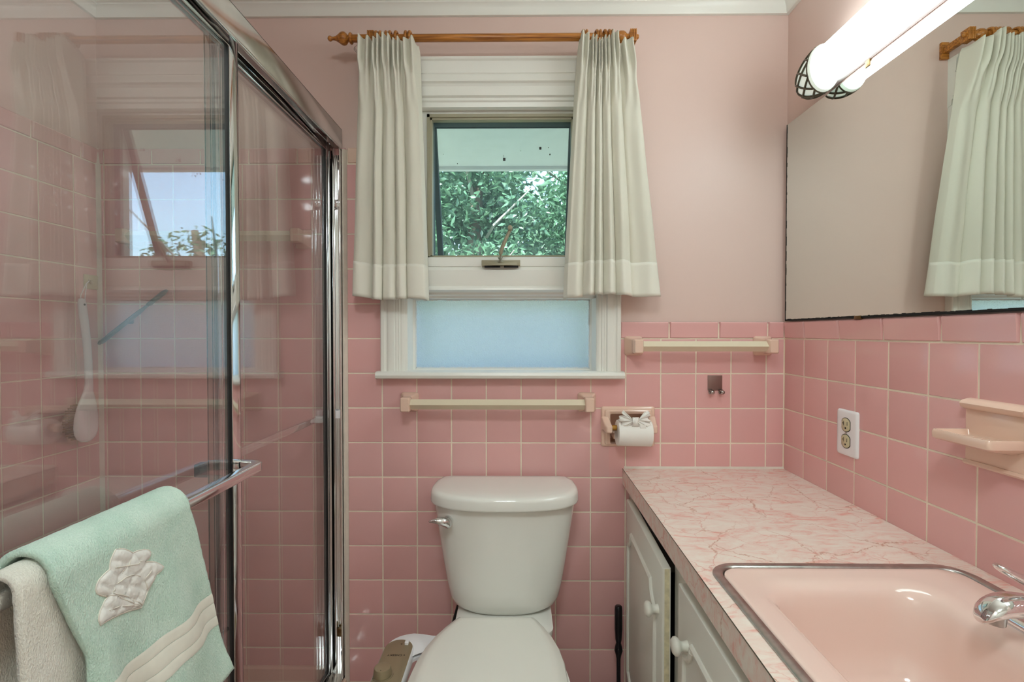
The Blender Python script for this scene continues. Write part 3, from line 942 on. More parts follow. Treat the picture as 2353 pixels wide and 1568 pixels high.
def curtain(name, label, xt0, xt1, xb0, xb1, zt, zb, folds, seed, tops):
    root = thing(name, label, 'curtain', ((xt0 + xt1) / 2, -0.1, zb), 'pinch pleated curtains at the window')
    NU, NV = 300, 76
    rnd = random.Random(seed)
    wd = folds
    folds = len(wd)
    tw = sum(wd)
    cum = [0.0]
    for q in wd: cum.append(cum[-1] + q / tw)
    amp = [rnd.uniform(0.8, 1.2) * (0.62 if q > 1.1 else 1.0) for q in wd]
    lean = [rnd.uniform(-1, 1) for _ in range(folds)]
    def surf(u, v):
        # v = 0 top .. 1 bottom
        z0 = zt + tops(u)
        z = z0 + (zb + 0.005 * math.sin(u * 7 + seed) + (0.012 if seed == 2 else -0.006) * (0.5 - u) - z0) * v
        s = max(0.0, (v - 0.02) / 0.98)
        spread = s ** 0.85
        a = xt0 + (xb0 - xt0) * spread
        c = xt1 + (xb1 - xt1) * spread
        pinch = math.exp(-((v - 0.145) / 0.045) ** 2)
        i = 0
        while i < folds - 1 and u > cum[i + 1]: i += 1
        f = (u - cum[i]) / (cum[i + 1] - cum[i])
        g = min(1.0, max(0.0, f + 0.14 * lean[i] * v * math.sin(PI * f)))
        th = 2 * PI * g
        body = 0.5 - 0.5 * math.cos(th)
        mixv = min(1.0, max(0.0, (v - 0.10) / 0.16))
        heads = (body * (1.0 + 0.55 * math.cos(3 * th))) * (1 - 0.75 * pinch) + 0.75 * pinch * max(0.0, body - 0.35) ** 0.5
        soft = body ** 0.62 * (1 + 0.10 * math.cos(2 * th + lean[i]))
        k = amp[i]
        A = 0.026 * (1 - mixv) * (0.75 + 0.25 * k) + (0.012 + 0.017 * v) * k * mixv
        P_ = heads * (1 - mixv) + soft * mixv
        edge = min(1.0, u / 0.06) * min(1.0, (1 - u) / 0.06)
        under = min(1.0, max(0.0, (2.094 - z) / 0.02))      # the return starts below the rod
        base = -0.0945 + 0.0345 * mixv * v ** 0.5 + 0.038 * under * (1 - edge) * (1 - 0.65 * mixv)
        y = base - A * P_ * (0.35 + 0.65 * edge)
        y -= 0.0018 * math.sin(th * 2 + 3 * v + seed) * mixv + 0.0028 * noise.noise(Vector((u * 11, v * 5, seed))) * mixv
        ww = cum[i + 1] - cum[i]
        uu = u + 0.13 * ww * math.sin(th + PI) * (0.3 + 0.7 * (1 - pinch)) * (0.55 + 0.45 * v)
        uu += 0.05 * ww * math.sin(2 * th) * (1 - mixv)
        uu += 0.010 * noise.noise(Vector((u * 5, v * 3.3, seed + 9))) * mixv
        return (a + (c - a) * uu, y, z)
    bm = BM()
    grid = [[bm.verts.new(surf(i / NU, j / NV)) for i in range(NU + 1)] for j in range(NV + 1)]
    for j in range(NV):
        for i in range(NU):
            bm.faces.new((grid[j][i], grid[j][i + 1], grid[j + 1][i + 1], grid[j + 1][i]))
    o = obj('curtain_panel', bm, 'curtain', root, 70)
    sm = o.modifiers.new('thickness', 'SOLIDIFY'); sm.thickness = 0.0012; sm.offset = 1
    bm = BM()
    nh = 10
    v0 = 0.862
    grid = []
    for j in range(nh + 1):
        v = v0 + (0.9985 - v0) * j / nh
        row = []
        for i in range(NU + 1):
            p = surf(i / NU, v)
            row.append(bm.verts.new((p[0], p[1] - 0.0019, p[2])))
        grid.append(row)
    for j in range(nh):
        for i in range(NU):
            bm.faces.new((grid[j][i], grid[j][i + 1], grid[j + 1][i + 1], grid[j + 1][i]))
    h = obj('hem', bm, 'hem', root, 70)
    sm = h.modifiers.new('thickness', 'SOLIDIFY'); sm.thickness = 0.0011; sm.offset = 1
    return root
curtain('curtain', 'off white pinch pleated curtain at the shower side of the window', -0.466, -0.290, -0.494, -0.268, 2.088, 1.341, [1.25, 0.6, 0.85, 0.65, 1.2], 2,
        lambda u: 0.016 * math.exp(-((u - 0.02) / 0.12) ** 2) + 0.018 * math.exp(-((u - 0.45) / 0.08) ** 2) + 0.004 * math.sin(u * 37))
curtain('curtain', 'off white pinch pleated curtain at the mirror side of the window', 0.181, 0.342, 0.140, 0.430, 2.086, 1.349, [1.15, 0.7, 0.55, 0.75, 1.0, 1.7], 5,
        lambda u: 0.016 * math.exp(-((u - 0.10) / 0.10) ** 2) + 0.022 * math.exp(-((u - 0.60) / 0.07) ** 2) - 0.006 * u + 0.004 * math.sin(u * 31))
b = BM(); tube(b, [(-0.470, -0.088, 2.083), (-0.4755, -0.090, 2.078), (-0.477, -0.091, 2.070), (-0.468, -0.091, 2.058), (-0.466, -0.091, 2.055)], 0.0008, 6)
tube(b, [(-0.4755, -0.090, 2.078), (-0.470, -0.092, 2.066), (-0.466, -0.092, 2.060)], 0.0008, 6)
tag(obj('curtain_hook', b, 'steel', None, 60), 'bent wire curtain hook at the shower edge of the left curtain', 'hook')

# ------------------------------------------------------------------ ceramic towel bars
def post(bm, xc, zc, depth, hb=0.028, hf=0.0115, lean=0.0, zf=0.018):
    rings = []
    for t, k, zk in ((0, 1, 1), (0.006, 1, 1), (0.010, 0.93, 0.95), (0.022, 0.70, 0.82), (0.040, 0.52, 0.72), (0.046, 0.50, 0.70), (0.049, 0.53, 0.72), (depth - 0.004, 0.5, 0.7), (depth, 0.40, 0.6)):
        w = hb * k; h = 0.030 * zk
        r = min(w, h) * 0.28
        rings.append([(x, 0.0005 - t, z) for x, z in rrect(xc - w, xc + w, zc - h, zc + h, r, 4)])
    loft(bm, rings)
def towel_bar(label, x0, x1, z, y=-0.058):
    t = thing('towel_bar', label, 'towel bar', ((x0 + x1) / 2, 0, z), 'ceramic towel bars on the tiled wall')
    for x in (x0, x1):
        b = BM(); post(b, x, z, 0.078); obj('post', b, 'peach', t, 40)
    b = BM(); s = 0.0155
    prism(b, [(y - s, z), (y, z - s), (y + s, z), (y, z + s)], 'x', x0 + 0.008, x1 - 0.008)
    obj('rail', b, 'cream', t, 20)
    return t
towel_bar('cream towel bar with pink ceramic posts under the window', -0.336, 0.218, 1.023)
towel_bar('short cream towel bar with pink ceramic posts beside the mirror corner', 0.363, 0.763, 1.199)
towel_bar('cream towel bar with ceramic posts inside the shower', -1.190, -0.664, 1.532)

# ------------------------------------------------------------------ toilet paper holder
tp = thing('toilet_paper_holder', 'recessed peach ceramic toilet paper holder beside the counter end', 'toilet paper holder', (0.346, 0, 0.947))
b = BM()
fx0, fx1, fz0, fz1 = 0.263, 0.430, 0.884, 1.010
rx0, rx1, rz0, rz1 = 0.290, 0.408, 0.895, 0.988
def rr(x0, x1, z0, z1, r, y): return [(x, y, z) for x, z in rrect(x0, x1, z0, z1, r, 5)]
rings = [rr(fx0, fx1, fz0, fz1, 0.008, 0.002), rr(fx0, fx1, fz0, fz1, 0.008, -0.004), rr(fx0 + 0.003, fx1 - 0.003, fz0 + 0.003, fz1 - 0.003, 0.008, -0.008),
         rr(fx0 + 0.010, fx1 - 0.010, fz0 + 0.007, fz1 - 0.008, 0.007, -0.009), rr(fx0 + 0.012, fx1 - 0.012, fz0 + 0.008, fz1 - 0.010, 0.007, -0.014), rr(fx0 + 0.018, fx1 - 0.018, fz0 + 0.010, fz1 - 0.014, 0.006, -0.016),
         rr(rx0, rx1, rz0, rz1, 0.005, -0.012), rr(rx0 + 0.001, rx1 - 0.001, rz0 + 0.001, rz1 - 0.001, 0.004, 0.0), rr(rx0 + 0.003, rx1 - 0.003, rz0 + 0.003, rz1 - 0.003, 0.004, 0.055)]
loft(b, rings, cap0=False)
box(b, 0.300, 0.345, -0.012, 0.05, 0.908, 0.926, 0.004)
obj('recess_frame', b, 'peach', tp, 40)
for x, s in ((0.274, 1), (0.419, -1)):
    b = BM()
    rings = []
    for t, (y, z, h) in enumerate([(-0.012, 0.958, 0.022), (-0.020, 0.957, 0.020), (-0.032, 0.953, 0.015), (-0.045, 0.948, 0.0135), (-0.056, 0.947, 0.012), (-0.062, 0.947, 0.008)]):
        w = 0.0115 if t < 4 else (0.0105 if t == 4 else 0.007)
        rings.append([(xx + s * 0.0012 * t, y, zz) for xx, zz in rrect(x - w, x + w, z - h, z + h, min(w, h) * 0.5, 4)])
    loft(b, rings)
    obj('arm', b, 'peach', tp, 50)
b = BM(); lathe(b, (0.284, -0.047, 0.951), (1, 0, 0), [(0, 0.006), (0.004, 0.006), (0.005, 0.0085), (0.118, 0.0085), (0.119, 0.006), (0.124, 0.006)], 20)
obj('roller', b, 'brass', tp, 40)
roll = thing('toilet_paper_roll', 'white toilet paper roll with its end folded into a bow', 'toilet paper', (0.353, -0.05, 0.935))
b = BM()
rc = Vector((0.3025, -0.052, 0.9375)); ax = Vector((1, 0, -0.03))
lathe(b, rc, ax, [(0.0, 0.0195), (0.0, 0.037), (0.001, 0.0385), (0.101, 0.0385), (0.102, 0.037), (0.102, 0.0195), (0.1, 0.0188), (0.002, 0.0188), (0.0, 0.0195)], 48)
obj('roll', b, 'paper', roll, 40)
b = BM(); lathe(b, rc + ax * 0.0005, ax, [(0, 0.0189), (0.101, 0.0189), (0.101, 0.0180), (0, 0.0180), (0, 0.0189)], 40)
obj('core', b, 'cardboard', roll, 40)
b = BM()
kn = Vector((0.352, -0.082, 0.977))
def wing(sx, length, spreadup, spreaddn, seed):
    rnd = random.Random(seed)
    rows = []
    nu, nv = 36, 12
    for j in range(nv + 1):
        t = j / nv
        row = []
        for i in range(nu + 1):
            u = i / nu
            a = spreaddn + (spreadup - spreaddn) * u
            l = length * (1 + 0.10 * math.sin(u * 13 + seed) + 0.06 * math.sin(u * 31))
            pl = (0.0042 * math.sin(u * PI * 7 + 0.7 * math.sin(3 * t + seed)) + 0.0022 * math.sin(u * PI * 15 + t * 4)) * min(1, t * 1.8) * (0.6 + 0.4 * t)
            row.append((kn.x + sx * (0.004 + math.cos(a) * l * t), kn.y - 0.004 * math.sin(PI * t) + pl + 0.006 * t, kn.z + math.sin(a) * l * t + 0.003 * math.sin(u * PI)))
        rows.append(row)
    loft(b, rows, closed=False)
wing(-1, 0.042, R(46), R(-42), 1)
wing(1, 0.041, R(50), R(-46), 4)
rows = []
for j in range(13):
    t = j / 12
    rows.append([(kn.x - 0.010 + 0.020 * k / 12 * (1 - 0.2 * math.sin(PI * t)), kn.y - 0.008 * math.sin(PI * t) - 0.0012 * math.sin(k * 1.9), kn.z + 0.012 - 0.028 * t) for k in range(13)])
loft(b, rows, closed=False)
rows = []
for j in range(9):
    t = j / 8
    rows.append([(kn.x + 0.010 + 0.006 * t + 0.016 * k / 8, kn.y + 0.002 - 0.005 * math.sin(PI * t * 0.8), kn.z - 0.004 - 0.026 * t + 0.005 * k / 8) for k in range(9)])
loft(b, rows, closed=False)
o = obj('paper_bow', b, 'paper', roll, 80)
sm = o.modifiers.new('thickness', 'SOLIDIFY'); sm.thickness = 0.0009

# ------------------------------------------------------------------ double hook on the tiles
hk = thing('adhesive_hook', 'small smoky metal double hook stuck on the pink tiles', 'wall hook', (0.6175, 0, 1.085))
b = BM(); box(b, 0.595, 0.640, -0.0028, -0.0001, 1.060, 1.107, 0.0008); obj('plate', b, 'brownplate', hk)
for x in (0.597, 0.628):
    b = BM()
    pts = []
    for k in range(13):
        a = R(180 + 175 * k / 12)
        pts.append((-0.0125 - 0.011 * math.cos(a) * -1, 1.059 + 0.010 * math.sin(a)))
    rows = []
    prof2 = [(-0.0015, 1.064)] + pts
    loft(b, [[(xx, y, z) for y, z in prof2] for xx in (x, x + 0.012)], closed=False)
    o = obj('hook', b, 'steel', hk, 60)
    sm = o.modifiers.new('thickness', 'SOLIDIFY'); sm.thickness = 0.0015
# ------------------------------------------------------------------ outlet
ol = thing('electrical_outlet', 'white duplex electrical outlet on the tiled wall under the mirror', 'outlet', (XR, -0.3035, 0.988))
b = BM()
oy0, oy1, oz0, oz1 = -0.3425, -0.2645, 0.930, 1.0455
loft(b, [[(XR + 0.0004 - d, y, z) for y, z in rrect(oy0 + i, oy1 - i, oz0 + i, oz1 - i, 0.006, 5)] for d, i in ((0, 0), (0.003, 0.0003), (0.0055, 0.002), (0.0068, 0.006), (0.0072, 0.014))])
obj('cover_plate', b, 'plast', ol, 50)
def oct_(yc, zc, w, h):
    out = []
    for k in range(40):
        a = 2 * PI * k / 40
        out.append((yc + w * max(-0.86, min(0.86, math.cos(a) * 1.0)) * 1.0, zc + h * math.sin(a)))
    return out
for zc in (1.0085, 0.9675):
    b = BM()
    loft(b, [[(XR - d, y, z) for y, z in oct_(-0.3035, zc, 0.0185 * k, 0.0172 * k)] for d, k in ((0.006, 1.06), (0.0073, 1.06))])
    rec = obj('receptacle_rim', b, 'dark', ol)
    b = BM()
    loft(b, [[(XR - d, y, z) for y, z in oct_(-0.3035, zc, 0.0178 * k, 0.0165 * k)] for d, k in ((0.006, 1), (0.0082, 1), (0.0088, 0.95))])
    rec = obj('receptacle', b, 'ivory', ol, 40)
    b = BM()
    box(b, XR - 0.0091, XR - 0.0086, -0.2980, -0.2968, zc - 0.002, zc + 0.009)
    box(b, XR - 0.0091, XR - 0.0086, -0.2968, -0.2925, zc + 0.0027, zc + 0.0043)
    box(b, XR - 0.0091, XR - 0.0086, -0.3110, -0.3096, zc - 0.001, zc + 0.008)
    lathe(b, (XR - 0.0086, -0.3040, zc - 0.008), (-1, 0, 0), [(0, 0.0024), (0.0005, 0.0024)], 14)
    obj('slot', b, 'dark', rec)
b = BM(); lathe(b, (XR - 0.0066, -0.3035, 0.988), (-1, 0, 0), [(0, 0.0032), (0.0012, 0.003), (0.0016, 0.002)], 18); obj('screw', b, 'steel', ol, 40)
# ------------------------------------------------------------------ soap dish on the right wall
sd = thing('soap_dish', 'peach ceramic soap dish set into the tiled wall above the sink', 'soap dish', (XR, -0.70, 1.05))
b = BM()
sy0, sy1 = -0.752, -0.637
box(b, XR - 0.009, XR + 0.002, sy0, sy1, 1.002, 1.112, 0.002)
prism(b, [(XR + 0.002, 1.100), (XR - 0.012, 1.101), (XR - 0.019, 1.106), (XR - 0.021, 1.112), (XR - 0.016, 1.117), (XR - 0.006, 1.120), (XR + 0.002, 1.121)], 'y', sy0, sy1)
prism(b, [(XR + 0.002, 1.000), (XR - 0.010, 1.000), (XR - 0.014, 1.004), (XR - 0.011, 1.009), (XR + 0.002, 1.009)], 'y', sy0, sy1)
obj('back_plate', b, 'peach', sd, 40)
b = BM()
tx = XR - 0.074
def trr(x0, x1, y0, y1, r, z): return [(x, y, z) for x, y in rrect(x0, x1, y0, y1, r, 5)]
rings = [trr(XR - 0.035, XR - 0.008, sy0 + 0.012, sy1 - 0.012, 0.01, 1.040), trr(tx + 0.006, XR - 0.006, sy0 + 0.004, sy1 - 0.002, 0.007, 1.0465), trr(tx + 0.001, XR - 0.006, sy0, sy1, 0.007, 1.050), trr(tx, XR - 0.006, sy0, sy1, 0.007, 1.060), trr(tx + 0.002, XR - 0.006, sy0 + 0.002, sy1 - 0.002, 0.006, 1.0645),
         trr(tx + 0.005, XR - 0.007, sy0 + 0.005, sy1 - 0.005, 0.005, 1.0645), trr(tx + 0.009, XR - 0.010, sy0 + 0.009, sy1 - 0.009, 0.004, 1.055), trr(tx + 0.014, XR - 0.014, sy0 + 0.014, sy1 - 0.014, 0.003, 1.053)]
loft(b, rings)
for k in range(5):
    y = sy0 + 0.027 + k * 0.0155
    tube(b, [(tx + 0.016, y, 1.0535), (XR - 0.018, y, 1.0535)], 0.003, 8)
obj('tray', b, 'peach', sd, 45)

# ------------------------------------------------------------------ mirror
MX, MZ0, MZ1, MY0, MY1 = 0.8275, 1.276, 1.876, -1.45, -0.014
mr = thing('wall_mirror', 'large frameless wall mirror above the tiled splashback', 'mirror', (MX, -0.7, MZ0))
b = BM(); box(b, MX, XR + 0.005, MY0, MY1, MZ0, MZ1); o = obj('backing', b, 'blackrub', mr, None)
b = BM(); loft(b, [[(MX - 0.0005, y, z) for y, z in ((MY0, MZ0), (MY1, MZ0), (MY1, MZ1), (MY0, MZ1))], [(MX - 0.001, y, z) for y, z in ((MY0 + 0.001, MZ0 + 0.004), (MY1 - 0.003, MZ0 + 0.004), (MY1 - 0.003, MZ1 - 0.0015), (MY0 + 0.001, MZ1 - 0.0015))]])
obj('mirror_glass', b, 'mirror', mr, None)
# desilvered dark fringe along the lower and far edges
b = BM()
y = MY1
while y > MY0:
    s = random.uniform(0.004, 0.012); h = random.uniform(0.0010, 0.0026)
    box(b, MX - 0.0014, MX - 0.0002, y - s, y, MZ0, MZ0 + 0.0035 + h)
    y -= s
z = MZ0
while z < MZ1:
    s = random.uniform(0.006, 0.02); h = random.uniform(0.0005, 0.003)
    box(b, MX - 0.0014, MX - 0.0002, MY1 - 0.0025 - h, MY1, z, min(MZ1, z + s))
    z += s
obj('worn_edge', b, 'dark', mr, None)
for y in (-0.342, -0.85):
    b = BM(); box(b, MX - 0.004, MX + 0.004, y - 0.011, y + 0.011, MZ0 - 0.004, MZ0 + 0.0055, 0.0015); obj('clip', b, 'hinge', mr)
b = BM(); box(b, MX - 0.003, MX + 0.003, -0.374, -0.358, MZ1 - 0.010, MZ1 + 0.007, 0.0015); obj('clip', b, 'hinge', mr)

# ------------------------------------------------------------------ light bar over the mirror
FX, FZ = 0.791, 1.9235
lt = thing('vanity_light', 'lit tubular vanity light with a lattice end cap above the mirror', 'light fixture', (FX, -0.6, FZ))
def oval(y, rx, rz, n=40): return [(FX + rx * math.cos(2 * PI * k / n), y, FZ + rz * math.sin(2 * PI * k / n)) for k in range(n)]
b = BM(); loft(b, [oval(y, rx, rz) for y, rx, rz in ((-0.262, 0.030, 0.040), (-0.268, 0.036, 0.047), (-0.276, 0.038, 0.049), (-1.204, 0.038, 0.049), (-1.212, 0.036, 0.047), (-1.218, 0.030, 0.040))])
obj('diffuser', b, 'tube', lt, 50)
b = BM(); box(b, XR - 0.012, XR + 0.005, -1.26, -0.205, FZ - 0.036, FZ + 0.050, 0.004); obj('back_plate', b, 'plast', lt)
for e, (ye, sgn) in enumerate(((-0.252, 1), (-1.228, -1))):
    RXc, RZc, LEN = 0.0400, 0.0600, 0.100
    def dome(t, sc=1.0):       # t 0 rim .. 1 tip
        k = math.sqrt(max(0.0, 1 - (t * 0.97) ** 2.2))
        return (RXc * k * sc, RZc * k * sc, ye + sgn * LEN * t * sc)
    b = BM()
    loft(b, [oval(dome(t, 0.955)[2], dome(t, 0.955)[0], dome(t, 0.955)[1]) for t in [k / 12 for k in range(13)]])
    obj('inner_cap', b, 'frostcap', lt, 60)
    b = BM()
    loft(b, [oval(ye - sgn * d, RXc * k, RZc * k) for d, k in ((0.0, 0.80), (0.006, 0.82), (0.010, 0.90), (0.009, 0.98), (0.004, 1.02), (-0.003, 1.02), (-0.003, 0.98), (0.0, 0.80))], cap0=False, cap1=False)
    cr_ = obj('cap_rim', b, 'frostcap', lt, 50)
    b = BM()
    loft(b, [oval(ye + sgn * d, RXc * k, RZc * k) for d, k in ((0.000, 0.99), (0.000, 1.035), (0.005, 1.035), (0.005, 0.99), (0.0, 0.99))], cap0=False, cap1=False)
    NS = 9
    for hand in (1, -1):
        for k in range(NS):
            pts = []
            for j in range(15):
                t = j / 14 * 0.95
                a = 2 * PI * k / NS + hand * t * 1.15
                rx, rz, y = dome(t)
                pts.append((FX + rx * math.cos(a), y, FZ + rz * math.sin(a)))
            tube(b, pts, [0.0029] * 12 + [0.0024, 0.0018, 0.0012], 6)
    rx, rz, y = dome(0.93)
    lathe(b, (FX, y - sgn * 0.002, FZ), (0, sgn, 0), [(0, 0.016), (0.003, 0.014), (0.006, 0.007), (0.007, 0)], 18)
    obj('lattice', b, 'lattice', lt, 50)

# ------------------------------------------------------------------ added fill lamp, unseen on the ceiling behind the camera
cl = thing('fill_lamp', 'unseen round dome lamp added on the ceiling as fill light', 'added lamp', (-0.05, -1.78, CEIL))
b = BM(); lathe(b, (-0.05, -1.78, CEIL - 0.0005), (0, 0, -1), [(0, 0.17), (0.02, 0.17), (0.026, 0.16), (0.026, 0)], 40); obj('fitting', b, 'chrome', cl, 40)
b = BM(); lathe(b, (-0.05, -1.78, CEIL - 0.0265), (0, 0, -1), [(0, 0.155), (0.02, 0.155), (0.05, 0.135), (0.075, 0.09), (0.086, 0.04), (0.088, 0)], 40); obj('shade', b, 'lamp', cl, 50)

# ------------------------------------------------------------------ shower base, door frame, panels
b = BM()
box(b, XL, -0.535, YS, 0.0, 0.0, 0.06)
prism(b, [(0.0, 0.0), (0.0, 0.183), (-0.010, 0.185), (-0.016, 0.180), (-0.018, 0.150), (-0.03, 0.120), (-0.06, 0.07), (-0.07, 0.05), (-0.07, 0.0)], 'x', XL, -0.60)
prism(b, [(XL, 0.0), (XL, 0.183), (XL + 0.010, 0.185), (XL + 0.016, 0.180), (XL + 0.018, 0.150), (XL + 0.03, 0.12), (XL + 0.06, 0.07), (XL + 0.07, 0.0)], 'y', YS, 0.0)
box(b, -0.640, -0.535, YS, 0.0, 0.0, 0.150, 0.012)
tag(obj('shower_tray', b, 'peach', None, 40), 'pinkish shower tray with a raised rim at the foot of the shower tiles', 'shower tray')

fr = thing('shower_door_frame', 'chrome shower door frame with a deep header rail along the tub opening', 'shower door frame', (-0.57, -0.6, 0.15))
HB, HT = 1.808, 1.873
b = BM()
box(b, -0.5485, -0.5455, YS, -0.0005, HB, HT, 0.001)
box(b, -0.600, -0.5455, YS, -0.0005, HT - 0.003, HT, 0.001)
box(b, -0.600, -0.597, YS, -0.0005, HB + 0.004, HT, 0.001)
box(b, -0.5485, -0.5425, YS, -0.0005, HB - 0.001, HB + 0.004, 0.001)
obj('header_rail', b, 'chromeworn', fr)
b = BM()
box(b, -0.5725, -0.5705, YS, -0.0005, HB + 0.008, HT - 0.004)
box(b, -0.596, -0.5495, YS, -0.0005, HB + 0.028, HB + 0.031)
obj('roller_track', b, 'chrome', fr)
b = BM()
for x0, x1 in ((-0.5565, -0.5455), (-0.5725, -0.5605), (-0.5885, -0.5765)):
    pass
box(b, -0.5470, -0.5450, -0.026, -0.0005, 0.150, HB - 0.0005, 0.0006)
box(b, -0.5660, -0.5640, -0.020, -0.0005, 0.150, HB - 0.0005, 0.0006)
box(b, -0.5935, -0.5915, -0.026, -0.0005, 0.150, HB - 0.0005, 0.0006)
box(b, -0.5935, -0.5450, -0.003, -0.0005, 0.150, HB - 0.0005)
obj('wall_jamb', b, 'chrome', fr)
for z, m in ((1.640, 'chrome'), (0.985, 'plast'), (0.300, 'hinge')):
    b = BM(); box(b, -0.5635, -0.5475, -0.022, -0.0032, z - 0.012, z + 0.012, 0.002); obj('bumper', b, m, fr)
b = BM(); box(b, -0.612, -0.545, YS, -0.0005, 0.1495, 0.158, 0.002); box(b, -0.575, -0.573, YS, -0.0005, 0.157, 0.185); obj('bottom_track', b, 'chromeworn', fr)

def panel(name, label, xc, ya, yb, bar_x, bar_y0, bar_y1, inner):
    t = thing(name, label, 'shower door', (xc, (ya + yb) / 2, 0.16), 'sliding shower door panels')
    z0, z1 = 0.166, 1.826
    w = 0.030
    b = BM(); box(b, xc - 0.0025, xc + 0.0025, ya + 0.012, yb - 0.012, z0 + 0.02, z1 - 0.015); obj('glass_pane', b, 'glass', t, None)
    for (s0, s1) in ((ya, ya + w), (yb - w, yb)):
        b = BM()
        box(b, xc + 0.003, xc + 0.0075, s0, s1, z0, z1, 0.0012)
        box(b, xc - 0.0075, xc - 0.003, s0, s1, z0, z1, 0.0012)
        e = s0 if s0 == ya else s1 - 0.003
        box(b, xc - 0.0075, xc + 0.0075, e, e + 0.003, z0, z1, 0.0005)
        st = obj('stile', b, 'chrome', t)
        b = BM()
        q = s1 + 0.0006 if s0 == ya else s0 - 0.0026
        box(b, xc - 0.0062, xc + 0.0062, q, q + 0.002, z0 + 0.012, z1 - 0.012)
        obj('glazing_seal', b, 'blackrub', st)
    for (a, c) in ((z0, z0 + 0.026), (z1 - 0.030, z1)):
        b = BM()
        box(b, xc + 0.003, xc + 0.0072, ya + w, yb - w, a, c, 0.001)
        box(b, xc - 0.0072, xc - 0.003, ya + w, yb - w, a, c, 0.001)
        obj('rail', b, 'chrome', t)
    return t
XO, XI = -0.5645, -0.5865
YO0, YO1 = -1.19, -0.560
outer = panel('shower_door_panel', 'outer sliding glass shower door panel carrying the towels', XO, YO0, YO1, -0.51, 0, 0, False)
b = BM()
BZ = 0.977
def barsec(p, d):    # rounded section around p, facing direction d in the XY plane
    d = Vector(d).normalized(); nrm = Vector((d.y, -d.x, 0))
    return [Vector(p) + nrm * (sx - 0.0) + Vector((0, 0, sz)) for sx, sz in rrect(-0.010, 0.010, -0.0095, 0.0095, 0.004, 4)]
loft(b, [barsec((-0.510, -1.175, BZ), (0, 1, 0)), barsec((-0.510, -0.596, BZ), (0, 1, 0)), barsec((-0.513, -0.586, BZ), (-0.35, 1, 0)), barsec((-0.520, -0.579, BZ), (-1, 0.6, 0)), barsec((-0.5565, -0.5725, BZ), (-1, 0.15, 0))])
bar = obj('towel_rail', b, 'chrome', outer, 40)
b = BM(); box(b, -0.5565, -0.510, -1.182, -1.165, BZ - 0.009, BZ + 0.009, 0.003); obj('rail_bracket', b, 'chrome', bar)
inner = panel('shower_door_panel', 'inner sliding glass shower door panel next to the window wall', XI, -0.612, -0.012, -0.617, 0, 0, True)
b = BM()
BZi = 0.973
loft(b, [[Vector((-0.6185, y, BZi)) + Vector((sx, 0, sz)) for sx, sz in rrect(-0.006, 0.006, -0.0105, 0.0105, 0.004, 4)] for y in (-0.66 + 0.06, -0.05)])
bar = obj('pull_rail', b, 'chrome', inner, 40)
b = BM(); box(b, -0.6235, -0.5942, -0.0505, -0.0165, BZi - 0.009, BZi + 0.009, 0.002); obj('rail_bracket', b, 'plast', bar, label='clear plastic bracket at the wall end')
b = BM(); box(b, -0.6235, -0.5942, -0.609, -0.588, BZi - 0.013, BZi + 0.013, 0.003); obj('rail_bracket', b, 'greyblue', bar, label='dark bracket at the overlapping end')

# ------------------------------------------------------------------ towels over the outer rail
TX, TZ = -0.510, BZ
def drape(ya, yb, off, front_len, back_len, wave, flare, edge_fn=None, thick=0.007, ny=90):
    """returns surf(s, t): s in 0..1 front hem -> over rail -> back hem ; t in 0..1 along the rail"""
    rad = 0.0125 + off
    arc = PI * rad
    tot = front_len + arc + back_len
    def surf(s, t):
        d = s * tot
        y = ya + (yb - ya) * t
        if d < front_len:
            h = front_len - d
            x = TX + rad + flare(y, h) + wave(y, h)
            z = TZ + 0.004 - h
        elif d < front_len + arc:
            a = (d - front_len) / rad
            x = TX + rad * math.cos(a)
            z = TZ + 0.004 + rad * math.sin(a) * 1.05
            h = 0
        else:
            h = d - front_len - arc
            x = TX - rad - min(0.006, h * 0.05) * 0.3
            z = TZ + 0.004 - h
        if edge_fn:
            y = edge_fn(y, t, h, d < front_len)
        return (x, y, z)
    return surf, tot, front_len
def fuzz(o, st, sz):
    tx = bpy.data.textures.new('pile', 'CLOUDS'); tx.noise_scale = sz; tx.noise_depth = 2
    md = o.modifiers.new('pile', 'DISPLACE'); md.texture = tx; md.strength = st; md.texture_coords = 'LOCAL'; md.mid_level = 0.5
def sheet(bm, f, ns, nt):
    g = [[bm.verts.new(f(i / ns, j / nt)) for j in range(nt + 1)] for i in range(ns + 1)]
    for i in range(ns):
        for j in range(nt):
            bm.faces.new((g[i][j], g[i][j + 1], g[i + 1][j + 1], g[i + 1][j]))
# cream bath towel underneath
cs, ctot, cfl = drape(-1.078, -0.824, 0.006, 0.50, 0.42, lambda y, h: 0.006 * math.sin(y * 46 + 1) * min(1, h * 5), lambda y, h: 0.010 * min(1, h / 0.3),
                      lambda y, t, h, fr_: y + (-1 + 2 * t) * 0.008 * min(1, h * 2) * (1 if fr_ else 0.5))
b = BM(); sheet(b, cs, 150, 70)
ct = obj('bath_towel', b, 'terrycream', None, 180)
sm = ct.modifiers.new('thickness', 'SOLIDIFY'); sm.thickness = 0.0075; sm.offset = 0
fuzz(ct, 0.0012, 0.012)
tag(ct, 'cream terry towel folded over the shower rail under the green towel', 'towel')
